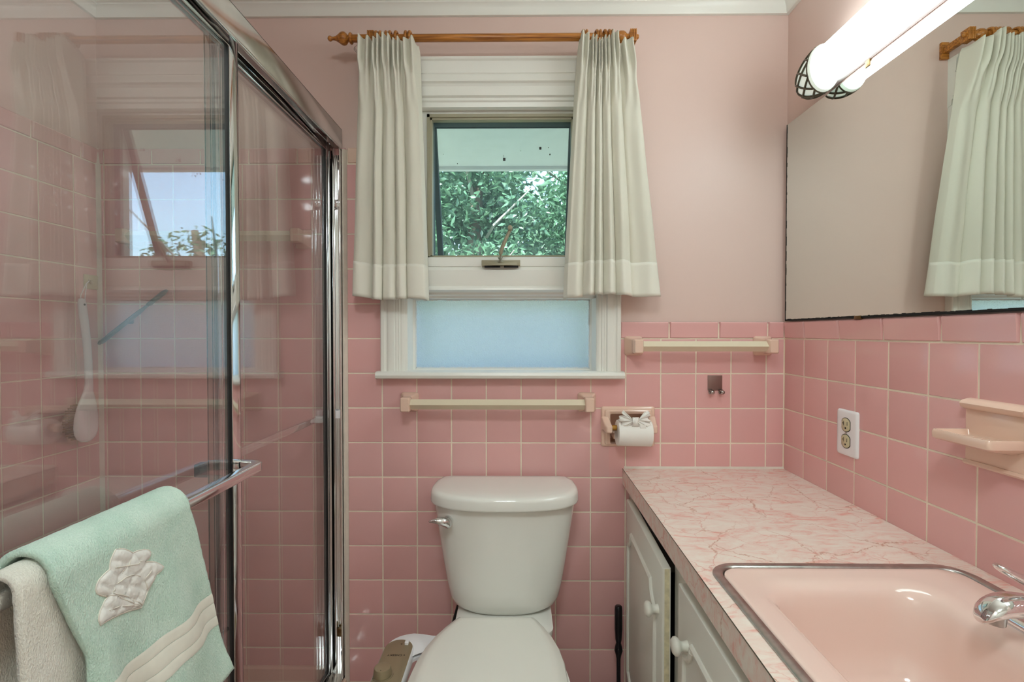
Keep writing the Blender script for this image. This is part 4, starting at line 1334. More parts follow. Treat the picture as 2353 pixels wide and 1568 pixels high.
# green hand towel on top
def gflare(y, h):
    return 0.036 * (min(1.0, h / 0.30)) ** 1.3 * (0.55 + 0.45 * (y + 1.06) / 0.25)
def gwave(y, h):
    k = min(1.0, max(0.0, (h - 0.03) / 0.2))
    return k * (0.0075 * math.sin((y + 0.10 * h) * 55 + 0.6) + 0.0045 * math.sin((y - 0.25 * h) * 95 + 2.0) - 0.010 * math.exp(-((y + 0.845 - 0.15 * h) / 0.025) ** 2) * (1 - 0.4 * k))
def gedge(y, t, h, front):
    ff = 1.0 if front else 0.4
    right = 0.062 * (h / 0.28) ** 0.8 * ff if h > 0 else 0
    left = 0.034 * min(1, h / 0.10) * ff
    e = y + t ** 1.5 * right + (1 - t) ** 2 * left
    return e
gs, gtot, gfl = drape(-1.052, -0.840, 0.0175, 0.276, 0.22, gwave, gflare, gedge)
def gsr(s, t):
    p = gs(s, t)
    return p
b = BM(); sheet(b, gsr, 130, 96)
gt = thing('hand_towel', 'sea green terry hand towel with a white quilted flower over the shower rail', 'towel', (TX, -0.95, TZ))
o = obj('towel_cloth', b, 'terrygreen', gt, 180)
sm = o.modifiers.new('thickness', 'SOLIDIFY'); sm.thickness = 0.008; sm.offset = 0
fuzz(o, 0.0012, 0.012)
def gfront(y, z):
    """point on the front face of the green towel for a given room Y and height"""
    h = TZ + 0.004 - z
    s = max(0.0, (gfl - h) / gtot)
    lo, hi = 0.0, 1.0
    for _ in range(30):
        mid = (lo + hi) / 2
        if gs(s, mid)[1] < y: lo = mid
        else: hi = mid
    return Vector(gs(s, (lo + hi) / 2))
def gnorm(y, z):
    a = gfront(y + 0.004, z) - gfront(y - 0.004, z)
    c = gfront(y, z + 0.004) - gfront(y, z - 0.004)
    n = a.cross(c)
    if n.x < 0: n = -n
    return n.normalized()
# ribbon band with seams
b = BM()
def band(z0, z1, off, ridge):
    nt = 100
    rows = []
    for k in range(9):
        q = k / 8
        h = TZ + 0.004 - (z0 + (z1 - z0) * q)
        s = (gfl - h) / gtot
        rows.append([Vector(gs(s, 0.002 + 0.996 * j / nt)) + gnorm_st(s, j / nt) * (off + ridge * math.sin(PI * q) ** 0.5) for j in range(nt + 1)])
    loft(b, rows, closed=False)
def gnorm_st(s, t):
    t0, t1 = max(0, t - 0.02), min(1, t + 0.02)
    a = Vector(gs(s, t1)) - Vector(gs(s, t0))
    c = Vector(gs(s + 0.006, t)) - Vector(gs(max(0, s - 0.006), t))
    n = a.cross(c)
    if n.x < 0: n = -n
    return n.normalized()
band(0.824, 0.840, 0.0047, 0.0007)
band(0.802, 0.8236, 0.0047, 0.0007)
band(0.786, 0.8016, 0.0047, 0.0007)
obj('ribbon_band', b, 'satin', gt, 60)
# quilted flower applique
OUT = [(905, 590), (930, 584), (960, 585), (990, 598), (1018, 616), (1050, 600), (1100, 588), (1135, 592), (1150, 612), (1146, 640), (1125, 672), (1102, 692), (1140, 690), (1180, 697), (1215, 718), (1236, 742), (1215, 772), (1180, 800), (1158, 850),
       (1130, 905), (1110, 950), (1092, 1000), (1075, 1040), (1058, 1070), (1020, 1076), (960, 1080), (900, 1096), (850, 1115), (810, 1135), (775, 1156), (768, 1120), (772, 1085), (784, 1045), (800, 1010), (815, 975), (832, 950), (800, 936), (775, 920), (768, 890), (775, 850), (792, 815), (812, 790), (835, 765), (858, 742), (862, 705), (868, 672), (885, 630)]
def ap(q):      # pattern units -> (Y, Z) on the towel
    u = (q[0] - 768) / 468.0; v = (q[1] - 584) / 572.0
    return (-1.006 + 0.103 * u, 0.997 - 0.046 * u - 0.088 * v)
poly = [ap(q) for q in OUT]
def inside(p):
    c = False
    for i in range(len(poly)):
        x1, y1 = poly[i]; x2, y2 = poly[i - 1]
        if (y1 > p[1]) != (y2 > p[1]) and p[0] < (x2 - x1) * (p[1] - y1) / (y2 - y1) + x1: c = not c
    return c
pts = [Vector(p) for p in poly]
nb = len(pts)
yy = -1.01
while yy < -0.895:
    zz = 0.86
    while zz < 1.0:
        if inside((yy, zz)): pts.append(Vector((yy + random.uniform(-0.0004, 0.0004), zz + random.uniform(-0.0004, 0.0004))))
        zz += 0.0026
    yy += 0.0026
vo, _, fo, _, _, _ = delaunay_2d_cdt(pts, [(i, (i + 1) % nb) for i in range(nb)], [], 1, 1e-5)
rq = random.Random(4)
petals = []
for u_, v_, r_ in ((0.36, 0.09, 1.0), (0.70, 0.10, 0.9), (0.30, 0.24, 0.9), (0.55, 0.26, 0.9), (0.90, 0.28, 0.9), (0.72, 0.35, 0.8), (0.16, 0.42, 1.0), (0.38, 0.42, 0.9), (0.55, 0.45, 0.8),
                   (0.76, 0.52, 0.9), (0.08, 0.56, 0.9), (0.30, 0.58, 0.8), (0.48, 0.62, 0.9), (0.68, 0.68, 0.9), (0.20, 0.72, 0.9), (0.40, 0.77, 0.8), (0.58, 0.80, 0.8), (0.12, 0.88, 0.9), (0.32, 0.88, 0.7)):
    petals.append(((-1.006 + 0.103 * u_, 0.997 - 0.046 * u_ - 0.088 * v_), r_))
def rimdist(y, z):
    best = 9.0
    for k in range(len(poly)):
        a, c = poly[k - 1], poly[k]
        dx, dz = c[0] - a[0], c[1] - a[1]
        t = max(0.0, min(1.0, ((y - a[0]) * dx + (z - a[1]) * dz) / (dx * dx + dz * dz + 1e-12)))
        best = min(best, math.hypot(y - a[0] - t * dx, z - a[1] - t * dz))
    return best
def puff(y, z):
    ds = sorted(math.hypot(y - c[0], z - c[1]) / r for c, r in petals)
    edge = min(1.0, (ds[1] - ds[0]) / 0.007)
    rim = min(1.0, rimdist(y, z) / 0.0045)
    return (0.0036 * math.sqrt(max(0.0, edge)) + 0.0006 * noise.noise(Vector((y * 300, z * 300, 1)))) * math.sqrt(rim)
b = BM()
bv = []
for v in vo:
    y, z = v[0], v[1]
    bv.append(b.verts.new(gfront(y, z) + gnorm(y, z) * (0.0040 + puff(y, z))))
for f in fo:
    try: b.faces.new([bv[i] for i in f])
    except ValueError: pass
fl = obj('flower_applique', b, 'quilt', gt, 80)
b = BM()
ring = [gfront(p[0], p[1]) + gnorm(p[0], p[1]) * 0.0044 for p in poly]
tube(b, ring + [ring[0]], 0.0009, 6)
NRM = lambda u_, v_: (-1.006 + 0.103 * u_, 0.997 - 0.046 * u_ - 0.088 * v_)
for line in (((0.20, 0.60), (0.24, 0.50), (0.36, 0.40), (0.52, 0.36), (0.62, 0.40)), ((0.20, 0.60), (0.40, 0.67), (0.56, 0.78), (0.62, 0.82)), ((0.08, 0.62), (0.24, 0.63), (0.40, 0.74), (0.58, 0.82)),
             ((0.12, 0.82), (0.26, 0.78), (0.44, 0.80), (0.58, 0.83)), ((0.62, 0.82), (0.72, 0.60), (0.68, 0.42), (0.80, 0.30)), ((0.24, 0.26), (0.40, 0.24), (0.56, 0.22), (0.66, 0.16)), ((0.34, 0.34), (0.44, 0.24), (0.50, 0.12))):
    seg_ = []
    for (a0, b0), (a1, b1) in zip(line[:-1], line[1:]):
        for k in range(6):
            q = k / 6
            y, z = NRM(a0 + (a1 - a0) * q, b0 + (b1 - b0) * q)
            if inside((y, z)): seg_.append(gfront(y, z) + gnorm(y, z) * (0.0043 + puff(y, z)))
    if len(seg_) > 3: tube(b, seg_, 0.0006, 6)
obj('stitching', b, 'stitch', fl, 60)

# ------------------------------------------------------------------ things hanging in the shower
hp_ = thing('shower_hook', 'square cream plastic hook on the shower wall holding the brush', 'wall hook', (XL, -0.034, 1.395))
b = BM(); box(b, XL + 0.0005, XL + 0.006, -0.060, -0.012, 1.374, 1.418, 0.002); obj('plate', b, 'ivory', hp_)
b = BM(); tube(b, [(XL + 0.006, -0.04, 1.398), (XL + 0.022, -0.055, 1.392), (XL + 0.036, -0.075, 1.394), (XL + 0.042, -0.084, 1.400)], [0.006, 0.005, 0.004, 0.0035], 10); obj('peg', b, 'ivory', hp_)
br = thing('bath_brush', 'long white back brush with brown bristles hanging in the shower', 'bath brush', (XL + 0.045, -0.105, 1.0))
b = BM()
def brush_ring(z, yc, xc, w, th): return [(xc + th * math.sin(2 * PI * k / 24), yc + w * math.cos(2 * PI * k / 24), z) for k in range(24)]
bx = XL + 0.046
loft(b, [brush_ring(*r) for r in ((1.3405, -0.118, bx, 0.004, 0.003), (1.338, -0.117, bx, 0.011, 0.006), (1.325, -0.116, bx, 0.0135, 0.007), (1.29, -0.113, bx + 0.001, 0.0135, 0.008), (1.22, -0.106, bx + 0.003, 0.0125, 0.008), (1.15, -0.101, bx + 0.003, 0.0115, 0.008), (1.09, -0.099, bx + 0.002, 0.0125, 0.008),
    (1.065, -0.100, bx, 0.016, 0.008), (1.045, -0.102, bx, 0.025, 0.009), (1.02, -0.105, bx, 0.034, 0.0095), (0.99, -0.107, bx, 0.0405, 0.010), (0.965, -0.108, bx, 0.042, 0.010), (0.945, -0.108, bx, 0.039, 0.010), (0.930, -0.108, bx, 0.031, 0.009), (0.921, -0.108, bx, 0.018, 0.007), (0.918, -0.108, bx, 0.005, 0.004))])
obj('handle', b, 'plast', br, 60)
b = BM()
rb = random.Random(3)
for i in range(-4, 5):
    for j in range(-7, 8):
        y, z = i / 4.6, j / 7.6
        if y * y + z * z > 1: continue
        yy_, zz_ = -0.108 + y * 0.037, 0.978 + z * 0.054
        p0 = Vector((bx - 0.008, yy_, zz_)); p1 = p0 + Vector((-0.021, -0.012 + rb.uniform(-0.002, 0.002), rb.uniform(-0.001, 0.001)))
        tube(b, [p0, p1], [0.0022, 0.0030], 6)
obj('bristles', b, 'bristle', br)
b = BM(); lathe(b, (bx + 0.0072, -0.116, 1.322), (1, 0, 0), [(0, 0.003), (0.0009, 0.003)], 14); obj('hanging_hole', b, 'blackrub', br)
b = BM(); tube(b, [(bx + 0.006, -0.115, 1.324), (bx + 0.006, -0.112, 1.350), (bx - 0.004, -0.095, 1.385), (XL + 0.040, -0.080, 1.398), (XL + 0.034, -0.088, 1.385), (bx - 0.006, -0.113, 1.350), (bx - 0.006, -0.115, 1.326)], 0.0012, 6); obj('cord_loop', b, 'plast', br)
sq = thing('squeegee', 'blue grey squeegee slanting across the corner of the shower', 'squeegee', (-1.2, -0.02, 1.28))
b = BM()
q0, q1 = Vector((-1.302, -0.020, 1.205)), Vector((-1.088, -0.020, 1.372))
d = (q1 - q0)
tube(b, [q0, q0 + d * 0.03, q0 + d * 0.6, q0 + d * 0.66, q0 + d * 0.72], [0.006, 0.0105, 0.0095, 0.007, 0.006], 12, 0.6); obj('handle', b, 'greyblue', sq, 50)
b = BM(); tube(b, [q0 + d * 0.70, q0 + d * 0.74, q0 + d * 0.95, q1], [0.006, 0.010, 0.0105, 0.006], 12, 0.6); obj('grip_end', b, 'greyblue', sq, 50)
b = BM(); box(b, -1.222, -1.206, -0.016, -0.0005, 1.268, 1.284, 0.003); obj('suction_cup', b, 'greyblue', sq)

# ------------------------------------------------------------------ toilet
tl = thing('toilet', 'white porcelain toilet with its lid closed under the window', 'toilet', (-0.04, -0.3, 0))
CX = -0.036
def dshape(z, hw, yb, yf, n=48, sq_=2.6, xc=CX):
    """tank section: straight back at yb, bowed front at yf, half width hw"""
    pts = []
    ym = yb + (yf - yb) * 0.42
    for k in range(n + 1):
        a = PI * k / n
        x = math.copysign(abs(math.cos(a)) ** (2 / sq_), math.cos(a)) * hw
        y = ym + (yf - ym) * abs(math.sin(a)) ** (2 / sq_ * 0.98)
        pts.append((xc + x, y, z))
    back = [(xc - hw * 0.985, yb + (ym - yb) * 0.5, z), (xc - hw * 0.93, yb + (ym - yb) * 0.08, z), (xc - hw * 0.85, yb, z), (xc, yb, z), (xc + hw * 0.85, yb, z), (xc + hw * 0.93, yb + (ym - yb) * 0.08, z), (xc + hw * 0.985, yb + (ym - yb) * 0.5, z)]
    return pts + back
b = BM()
loft(b, [dshape(z, hw, -0.012 - (0.0 if z > 0.5 else 0.004), yf) for z, hw, yf in ((0.448, 0.060, -0.130), (0.4485, 0.110, -0.168), (0.453, 0.136, -0.184), (0.463, 0.151, -0.191), (0.480, 0.160, -0.1945), (0.52, 0.169, -0.1975), (0.58, 0.179, -0.202), (0.64, 0.188, -0.206), (0.70, 0.197, -0.2105), (0.752, 0.204, -0.215), (0.757, 0.198, -0.208))])
obj('tank', b, 'porc', tl, 50)
b = BM()
loft(b, [dshape(z, 0.2135 - i, -0.010 - i * 0.6, -0.236 + i) for z, i in ((0.7575, 0.012), (0.7575, 0.004), (0.760, 0.0005), (0.764, 0.0), (0.783, 0.001), (0.789, 0.003), (0.7935, 0.008), (0.796, 0.018), (0.797, 0.05))])
obj('tank_lid', b, 'porc', tl, 50)
b = BM()
rings = []
lev = [((-0.188, -0.199, 0.7145), 0.0075), ((-0.189, -0.209, 0.7175), 0.012), ((-0.192, -0.214, 0.7235), 0.0135), ((-0.202, -0.219, 0.728), 0.0115), ((-0.214, -0.222, 0.731), 0.0090), ((-0.226, -0.223, 0.731), 0.0060), ((-0.236, -0.222, 0.729), 0.0030), ((-0.2395, -0.2215, 0.728), 0.0008)]
tube(b, [p for p, r in lev], [r for p, r in lev], 20)
lathe(b, (-0.190, -0.186, 0.7205), (0, -1, 0), [(0, 0.013), (0.018, 0.013), (0.022, 0.009)], 20)
obj('flush_lever', b, 'chrome', tl, 60)
# bowl, deck, seat, lid
def egg(z, hw, yb, yf, hb, n=56, sh=0.0):
    """seat outline: narrow back of half width hb at yb, round nose at yf"""
    pts = []
    for k in range(n):
        a = 2 * PI * k / n
        c, s = math.cos(a), math.sin(a)
        ym = yb + (yf - yb) * 0.60
        if s > 0:
            y = ym + (yb - ym) * s ** 0.72
            x = hw * math.copysign(abs(c) ** 0.86, c)
            x = math.copysign(max(abs(x), hb * (1 if s > 0.97 else 0)), c) if c != 0 else 0
        else:
            y = ym + (yf - ym) * (-s)
            x = hw * math.copysign(abs(c) ** 0.92, c)
        pts.append((CX - 0.016 + x + sh * (y + 0.23), y, z))
    return pts
def lidpoly(z, inset, n=60):
    """closed lid: straight back edge, flaring sides, round nose"""
    half = [(0.102, -0.212), (0.113, -0.226), (0.131, -0.258), (0.151, -0.300), (0.166, -0.345), (0.1755, -0.395), (0.1795, -0.45), (0.180, -0.52), (0.172, -0.585), (0.155, -0.635), (0.125, -0.675), (0.085, -0.700), (0.04, -0.712)]
    pl = [(x, y) for x, y in half] + [(0, -0.7135)] + [(-x, y) for x, y in reversed(half)]
    out = []
    cy = -0.47
    for x, y in pl:
        l = math.hypot(x, y - cy)
        k = (l - inset) / l
        x2, y2 = x * k, cy + (y - cy) * k
        out.append((CX - 0.021 + x2 + 0.035 * (y2 + 0.23), y2, z))
    return out
b = BM()
def bowl(z, w, yb, yf): return [(CX - 0.014 + w * math.copysign(abs(math.cos(2 * PI * k / 48)) ** 0.85, math.cos(2 * PI * k / 48)), (yb + yf) / 2 + (yb - yf) / 2 * math.sin(2 * PI * k / 48), z) for k in range(48)]
loft(b, [bowl(*r) for r in ((0.0, 0.105, -0.10, -0.58), (0.02, 0.108, -0.10, -0.585), (0.05, 0.098, -0.10, -0.57), (0.18, 0.10, -0.10, -0.56), (0.27, 0.125, -0.10, -0.60), (0.34, 0.155, -0.12, -0.655), (0.39, 0.172, -0.16, -0.692), (0.415, 0.178, -0.19, -0.70), (0.425, 0.176, -0.19, -0.70), (0.427, 0.165, -0.20, -0.69))])
loft(b, [[(x, y, z) for x, y in rrect(CX - w, CX + w, -0.255, -0.030, 0.03, 6)] for z, w in ((0.22, 0.075), (0.32, 0.095), (0.395, 0.125), (0.428, 0.132), (0.444, 0.134), (0.4475, 0.128))])
obj('bowl', b, 'porc', tl, 50)
b = BM()
loft(b, [lidpoly(z, i) for z, i in ((0.430, 0.004), (0.432, -0.001), (0.440, -0.002), (0.447, 0.0), (0.450, 0.006))])
obj('seat', b, 'seat', tl, 50)
b = BM()
loft(b, [lidpoly(z, i) for z, i in ((0.451, 0.006), (0.453, 0.001), (0.459, 0.0), (0.464, 0.003), (0.4725, 0.018), (0.4755, 0.026), (0.4765, 0.04))])
obj('seat_lid', b, 'seat', tl, 25)
for s in (-1, 1):
    b = BM(); lathe(b, (CX - 0.014 + s * 0.075 - 0.012, -0.228, 0.454), (1, 0, 0), [(0, 0.006), (0.001, 0.007), (0.023, 0.007), (0.024, 0.006)], 16); obj('hinge', b, 'seat', tl, 40)
b = BM(); tube(b, [(-0.205, -0.003, 0.30), (-0.205, -0.05, 0.30), (-0.20, -0.075, 0.33), (-0.180, -0.085, 0.40), (-0.165, -0.085, 0.452)], 0.007, 10); tube(b, [(-0.166, -0.085, 0.425), (-0.165, -0.085, 0.452)], 0.012, 10)
obj('supply_hose', b, 'blackrub', tl, 50)
# bidet attachment
bd = thing('bidet_attachment', 'white bidet attachment with a metallic control panel beside the toilet seat', 'bidet', (-0.3, -0.4, 0.43))
BZt = 0.4475
def stad(x0, x1, y0, y1, z, inset=0):
    r = (x1 - x0) / 2 - inset - 0.0005
    return [(x, y, z) for x, y in rrect(x0 + inset, x1 - inset, y0 + inset, y1 - inset, r, 12)]
bx0, bx1, by0, by1 = -0.3345, -0.2620, -0.565, -0.283
b = BM()
loft(b, [stad(bx0 + 0.002, bx1 - 0.002, by0, by1, 0.412, 0.004), stad(bx0 - 0.002, bx1 + 0.003, by0 - 0.002, by1 + 0.002, 0.420), stad(bx0 - 0.002, bx1 + 0.003, by0 - 0.002, by1 + 0.002, 0.438), stad(bx0, bx1, by0, by1, 0.4435, 0.001)])
# arm reaching under the seat
up = bez((-0.334, -0.300, 0), (-0.325, -0.245, 0), (-0.27, -0.232, 0), (-0.16, -0.246, 0), 18)
dn = bez((-0.263, -0.350, 0), (-0.257, -0.325, 0), (-0.235, -0.318, 0), (-0.16, -0.318, 0), 18)
pl = [(p[0], p[1]) for p in up] + [(p[0], p[1]) for p in reversed(dn)]
loft(b, [[(x, y, z) for x, y in pl] for z in (0.421, 0.4285)])
def arm_ring(z, k): 
    cxm, cym = -0.255, -0.283
    return [(cxm + (x - cxm) * k, cym + (y - cym) * k, z) for x, y in pl]
obj('housing', b, 'plast', bd, 40)
b = BM()
rows = []
nn = 18
for (u0, u1) in zip(up, dn):
    row = []
    for k in range(9):
        q = k / 8
        fade = min(1.0, max(0.0, (-0.225 - u0[0]) / 0.05))
        row.append((u0[0] + (u1[0] - u0[0]) * q, u0[1] + (u1[1] - u0[1]) * q, 0.4287 + (0.0135 * math.sin(PI * (0.12 + 0.76 * q)) ** 0.5) * fade))
    rows.append(row)
loft(b, rows, closed=False)
obj('arm_cover', b, 'plast', bd, 60)
b = BM(); loft(b, [stad(bx0, bx1, by0, by1, 0.4434, 0.0015), stad(bx0, bx1, by0, by1, 0.4450, 0.0017), stad(bx0, bx1, by0, by1, 0.4455, 0.0025)])
fp = obj('control_panel', b, 'nickel', bd, 40)
b = BM(); lathe(b, (-0.312, -0.418, 0.4454), (0, 0, 1), [(0, 0.0205), (0.001, 0.0212), (0.017, 0.0190), (0.0185, 0.0182), (0.019, 0.0165), (0.0188, 0)], 40)
kb = obj('control_knob', b, 'nickel', bd, 40)
b = BM(); lathe(b, (-0.3125, -0.431, 0.4642), (0, 0, 1), [(0, 0.0011), (0.0004, 0.0011)], 10); obj('dot', b, 'ink', kb)
b = BM(); box(b, -0.2855, -0.2760, -0.309, -0.2965, 0.4454, 0.4525, 0.001); obj('lever_switch', b, 'plast', bd)
b = BM()
box(b, -0.2965, -0.2915, -0.3045, -0.3037, 0.4455, 0.4458); box(b, -0.2944, -0.2936, -0.3068, -0.3014, 0.4455, 0.4458)
obj('plus_mark', b, 'ink', fp)
b = BM(); box(b, -0.3325, -0.3275, -0.4325, -0.4317, 0.4455, 0.4458); obj('minus_mark', b, 'ink', fp)
b = BM(); lathe(b, (-0.2775, -0.3475, 0.4455), (0, 0, 1), [(0, 0.0019), (0.0003, 0.0019)], 5); obj('emblem', b, 'ink', fp)
b = BM()
rows = []
for k in range(20):
    a = R(10 - 7.5 * k)
    rows.append([(-0.312 + r_ * math.cos(a), -0.418 + r_ * math.sin(a), 0.4457) for r_ in (0.0243, 0.0249)])
loft(b, rows, closed=False)
obj('dial_scale', b, 'ink', fp, None)
fc = bpy.data.curves.new('lettering', 'FONT')
fc.body = 'CHEEKY'; fc.size = 0.0098; fc.extrude = 0.0001; fc.align_x = 'CENTER'; fc.align_y = 'CENTER'; fc.space_character = 1.02
ft = bpy.data.objects.new('lettering_outline', fc); COL.objects.link(ft)
bpy.context.view_layer.update()
lm = bpy.data.meshes.new_from_object(ft.evaluated_get(bpy.context.evaluated_depsgraph_get()))
bpy.data.objects.remove(ft)
lm.materials.clear(); lm.materials.append(M['ink'])
lm.transform(Matrix.Translation((-0.3005, -0.3475, 0.4457)) @ Matrix.Rotation(R(180), 4, 'Z'))
lo_ = bpy.data.objects.new('lettering', lm); COL.objects.link(lo_)
lo_.parent = fp
# black handle leaning in the corner
pg = thing('plunger', 'slim black turned handle standing between the toilet and the cabinet', 'plunger', (0.307, -0.07, 0))
b = BM(); lathe(b, (0.307, -0.07, 0.10), (0, 0.02, 1), [(0, 0.006), (0.155, 0.0062), (0.168, 0.009), (0.180, 0.0125), (0.192, 0.0105), (0.203, 0.0072), (0.215, 0.010), (0.245, 0.0118), (0.300, 0.0118), (0.312, 0.0108), (0.3145, 0.0085), (0.315, 0)], 24); obj('handle', b, 'blackiron', pg, 60)
b = BM(); lathe(b, (0.307, -0.07, 0.0), (0, 0, 1), [(0, 0.062), (0.012, 0.063), (0.035, 0.058), (0.06, 0.042), (0.078, 0.022), (0.10, 0.014), (0.11, 0.009), (0.111, 0)], 32); obj('cup', b, 'blackrub', pg, 60)

# ------------------------------------------------------------------ vanity cabinet, countertop, sink, faucet
vc = thing('vanity_cabinet', 'grey white painted vanity cabinet with knobbed doors under the marbled counter', 'cabinet', (0.59, -0.7, 0))
CF = 0.352
def fx(y): return 0.0168 * y          # the run is set slightly out of square
VY = -1.46
b = BM()
def fbox(x0, x1, y0, y1, z0, z1):     # x offsets follow the slightly skewed front
    loft(b, [[(x0 + fx(y0), y0, z0), (x1, y0, z0), (x1, y0, z1), (x0 + fx(y0), y0, z1)], [(x0 + fx(y1), y1, z0), (x1, y1, z0), (x1, y1, z1), (x0 + fx(y1), y1, z1)]])
fbox(CF, CF + 0.02, -0.003, -0.065, 0.10, 0.766)
fbox(CF, CF + 0.02, -0.480, -0.575, 0.10, 0.766)
fbox(CF, CF + 0.02, -1.01, -1.10, 0.10, 0.766)
fbox(CF, CF + 0.02, -0.003, VY, 0.745, 0.766)
fbox(CF, CF + 0.02, -0.003, VY, 0.10, 0.14)
fbox(CF, XR - 0.001, -0.003, -0.022, 0.10, 0.766)
fbox(CF, XR - 0.001, VY + 0.018, VY, 0.10, 0.766)
fbox(CF, XR - 0.001, -0.003, VY, 0.10, 0.118)
fbox(CF + 0.06, CF + 0.07, -0.003, VY, 0.0, 0.10)
obj('carcass', b, 'cab', vc)
b = BM(); box(b, XR - 0.03, XR - 0.004, VY + 0.02, -0.03, 0.12, 0.60); box(b, CF + 0.03, XR - 0.04, VY + 0.03, -0.03, 0.12, 0.50); obj('inside', b, 'dark', vc)
def door(y0, y1, ajar, hinge_far, knob_y, knob_z, label, z0=0.125, z1=0.735):
    """overlay door; y0 is the far edge, y1 the near edge"""
    th = 0.018
    def D(y, z, d):                    # d outwards from the door back
        k = (y0 - y) if hinge_far else (y - y1)
        return (CF - 0.0015 + fx(y) - d - math.tan(ajar) * k, y, z)
    bm = BM()
    prof_ = [(0, 0), (0.0, th * 0.75), (0.003, th), ]
    loft(bm, [[D(*p) for p in ((y0 - i, z0 + i, d), (y1 + i, z0 + i, d), (y1 + i, z1 - i, d), (y0 - i, z1 - i, d))] for d, i in ((0.0, 0), (th - 0.003, 0), (th - 0.001, 0.001), (th, 0.003))])
    dr = obj('door', bm, 'cab', vc, 30)
    bm = BM()
    loft(bm, [[D(y1 - 0.0004, z, d) for z, d in ((z0 + 0.002, 0.002), (z1 - 0.002, 0.002), (z1 - 0.002, th * 0.72), (z0 + 0.002, th * 0.72))], [D(y1 + 0.001, z, d) for z, d in ((z0 + 0.002, 0.002), (z1 - 0.002, 0.002), (z1 - 0.002, th * 0.72), (z0 + 0.002, th * 0.72))]])
    obj('edge_strip', bm, 'cabedge', dr, label='worn cream door edge')
    # applied moulding: rectangle with concave corners
    a0, a1, c0, c1, r = y0 - 0.045, y1 + 0.060, z0 + 0.075, z1 - 0.075, 0.042
    path = []
    for (cy, cz, st) in ((a1, c1, 180), (a0, c1, 270), (a0, c0, 0), (a1, c0, 90)):
        # concave quarter round about the corner
        for k in range(7):
            ang_ = R({180: 270, 270: 0, 0: 90, 90: 180}[st] )
            t = k / 6
            if st == 180: p = (cy + r * math.sin(R(90 * t)) * 0 + 0, 0)
            pass
        if (cy, cz) == (a1, c1): arc_ = [(a1 + r * math.cos(R(q)), c1 + r * math.sin(R(q))) for q in (360, 345, 330, 315, 300, 285, 270)][::-1]
        elif (cy, cz) == (a0, c1): arc_ = [(a0 + r * math.cos(R(q)), c1 + r * math.sin(R(q))) for q in (180, 195, 210, 225, 240, 255, 270)]
        elif (cy, cz) == (a0, c0): arc_ = [(a0 + r * math.cos(R(q)), c0 + r * math.sin(R(q))) for q in (90, 105, 120, 135, 150, 165, 180)]
        else: arc_ = [(a1 + r * math.cos(R(q)), c0 + r * math.sin(R(q))) for q in (0, 15, 30, 45, 60, 75, 90)]
        path += arc_
    bm = BM()
    n = len(path)
    rings = []
    for i in range(n):
        py, pz = path[i]
        qy, qz = path[(i + 1) % n]; oy, oz = path[i - 1]
        ty, tz = qy - oy, qz - oz
        l = math.hypot(ty, tz) or 1
        ny, nz_ = -tz / l, ty / l
        rings.append([D(py + ny * s, pz + nz_ * s, th - 0.001 + h) for s, h in ((-0.0065, 0), (-0.006, 0.004), (-0.002, 0.0075), (0.002, 0.0075), (0.006, 0.004), (0.0065, 0))])
    rings.append(rings[0])
    loft(bm, rings, cap0=False, cap1=False)
    obj('applied_moulding', bm, 'cab', dr, 40)
    bm = BM()
    kp = D(knob_y, knob_z, th - 0.001)
    lathe(bm, kp, (-1, 0, 0), [(0, 0.0105), (0.003, 0.0100), (0.010, 0.0085), (0.015, 0.0095), (0.018, 0.0145), (0.022, 0.0170), (0.026, 0.0165), (0.030, 0.0125), (0.0315, 0.006), (0.032, 0)], 28)
    obj('knob', bm, 'cab', dr, 50)
    return dr
door(-0.055, -0.498, R(1.7), True, -0.462, 0.628, '', z1=0.736)
door(-0.565, -1.02, R(0.0), False, -0.625, 0.648, '', z1=0.738)
# countertop
ctp = thing('countertop', 'pink marbled laminate countertop with a thick edge', 'countertop', (0.58, -0.7, 0.8))
SX0, SX1, SY0, SY1 = 0.350, 0.792, -1.135, -0.655      # cut-out
def skew(p): return (p[0] + (fx(p[1] + 0.0) + 0.012 if False else 0), p[1])
NQ = 10
hole = rrect(SX0, SX1, SY0, SY1, 0.045, NQ)
CT0, CT1 = 0.766, 0.815
def outer_loop():
    pts = []
    cx_, cy_ = (SX0 + SX1) / 2, (SY0 + SY1) / 2
    xa, xb, ya, yb = 0.331, XR - 0.0005, VY - 0.01, -0.0005
    # one outer point for every hole point
    per = NQ + 1
    for q, (c_in) in enumerate(hole):
        s = q // per; k = (q % per) / NQ
        if s == 0:   p = (xb, yb) if k == 0.5 else ((xb, SY1 - 0.045 + (yb - SY1 + 0.045) * k * 2) if k < 0.5 else (xb + (SX1 - 0.045 - xb) * (k - 0.5) * 2, yb))
        elif s == 1: p = (xa, yb) if k == 0.5 else ((SX0 + 0.045 + (xa - SX0 - 0.045) * k * 2, yb) if k < 0.5 else (xa, yb + (SY1 - 0.045 - yb) * (k - 0.5) * 2))
        elif s == 2: p = (xa, ya) if k == 0.5 else ((xa, SY0 + 0.045 + (ya - SY0 - 0.045) * k * 2) if k < 0.5 else (xa + (SX0 + 0.045 - xa) * (k - 0.5) * 2, ya))
        else:        p = (xb, ya) if k == 0.5 else ((SX1 - 0.045 + (xb - SX1 + 0.045) * k * 2, ya) if k < 0.5 else (xb, ya + (SY0 + 0.045 - ya) * (k - 0.5) * 2))
        x, y = p
        if x < 0.332: x = 0.331 + fx(y)
        pts.append((x, y))
    return pts
ol_ = outer_loop()
b = BM()
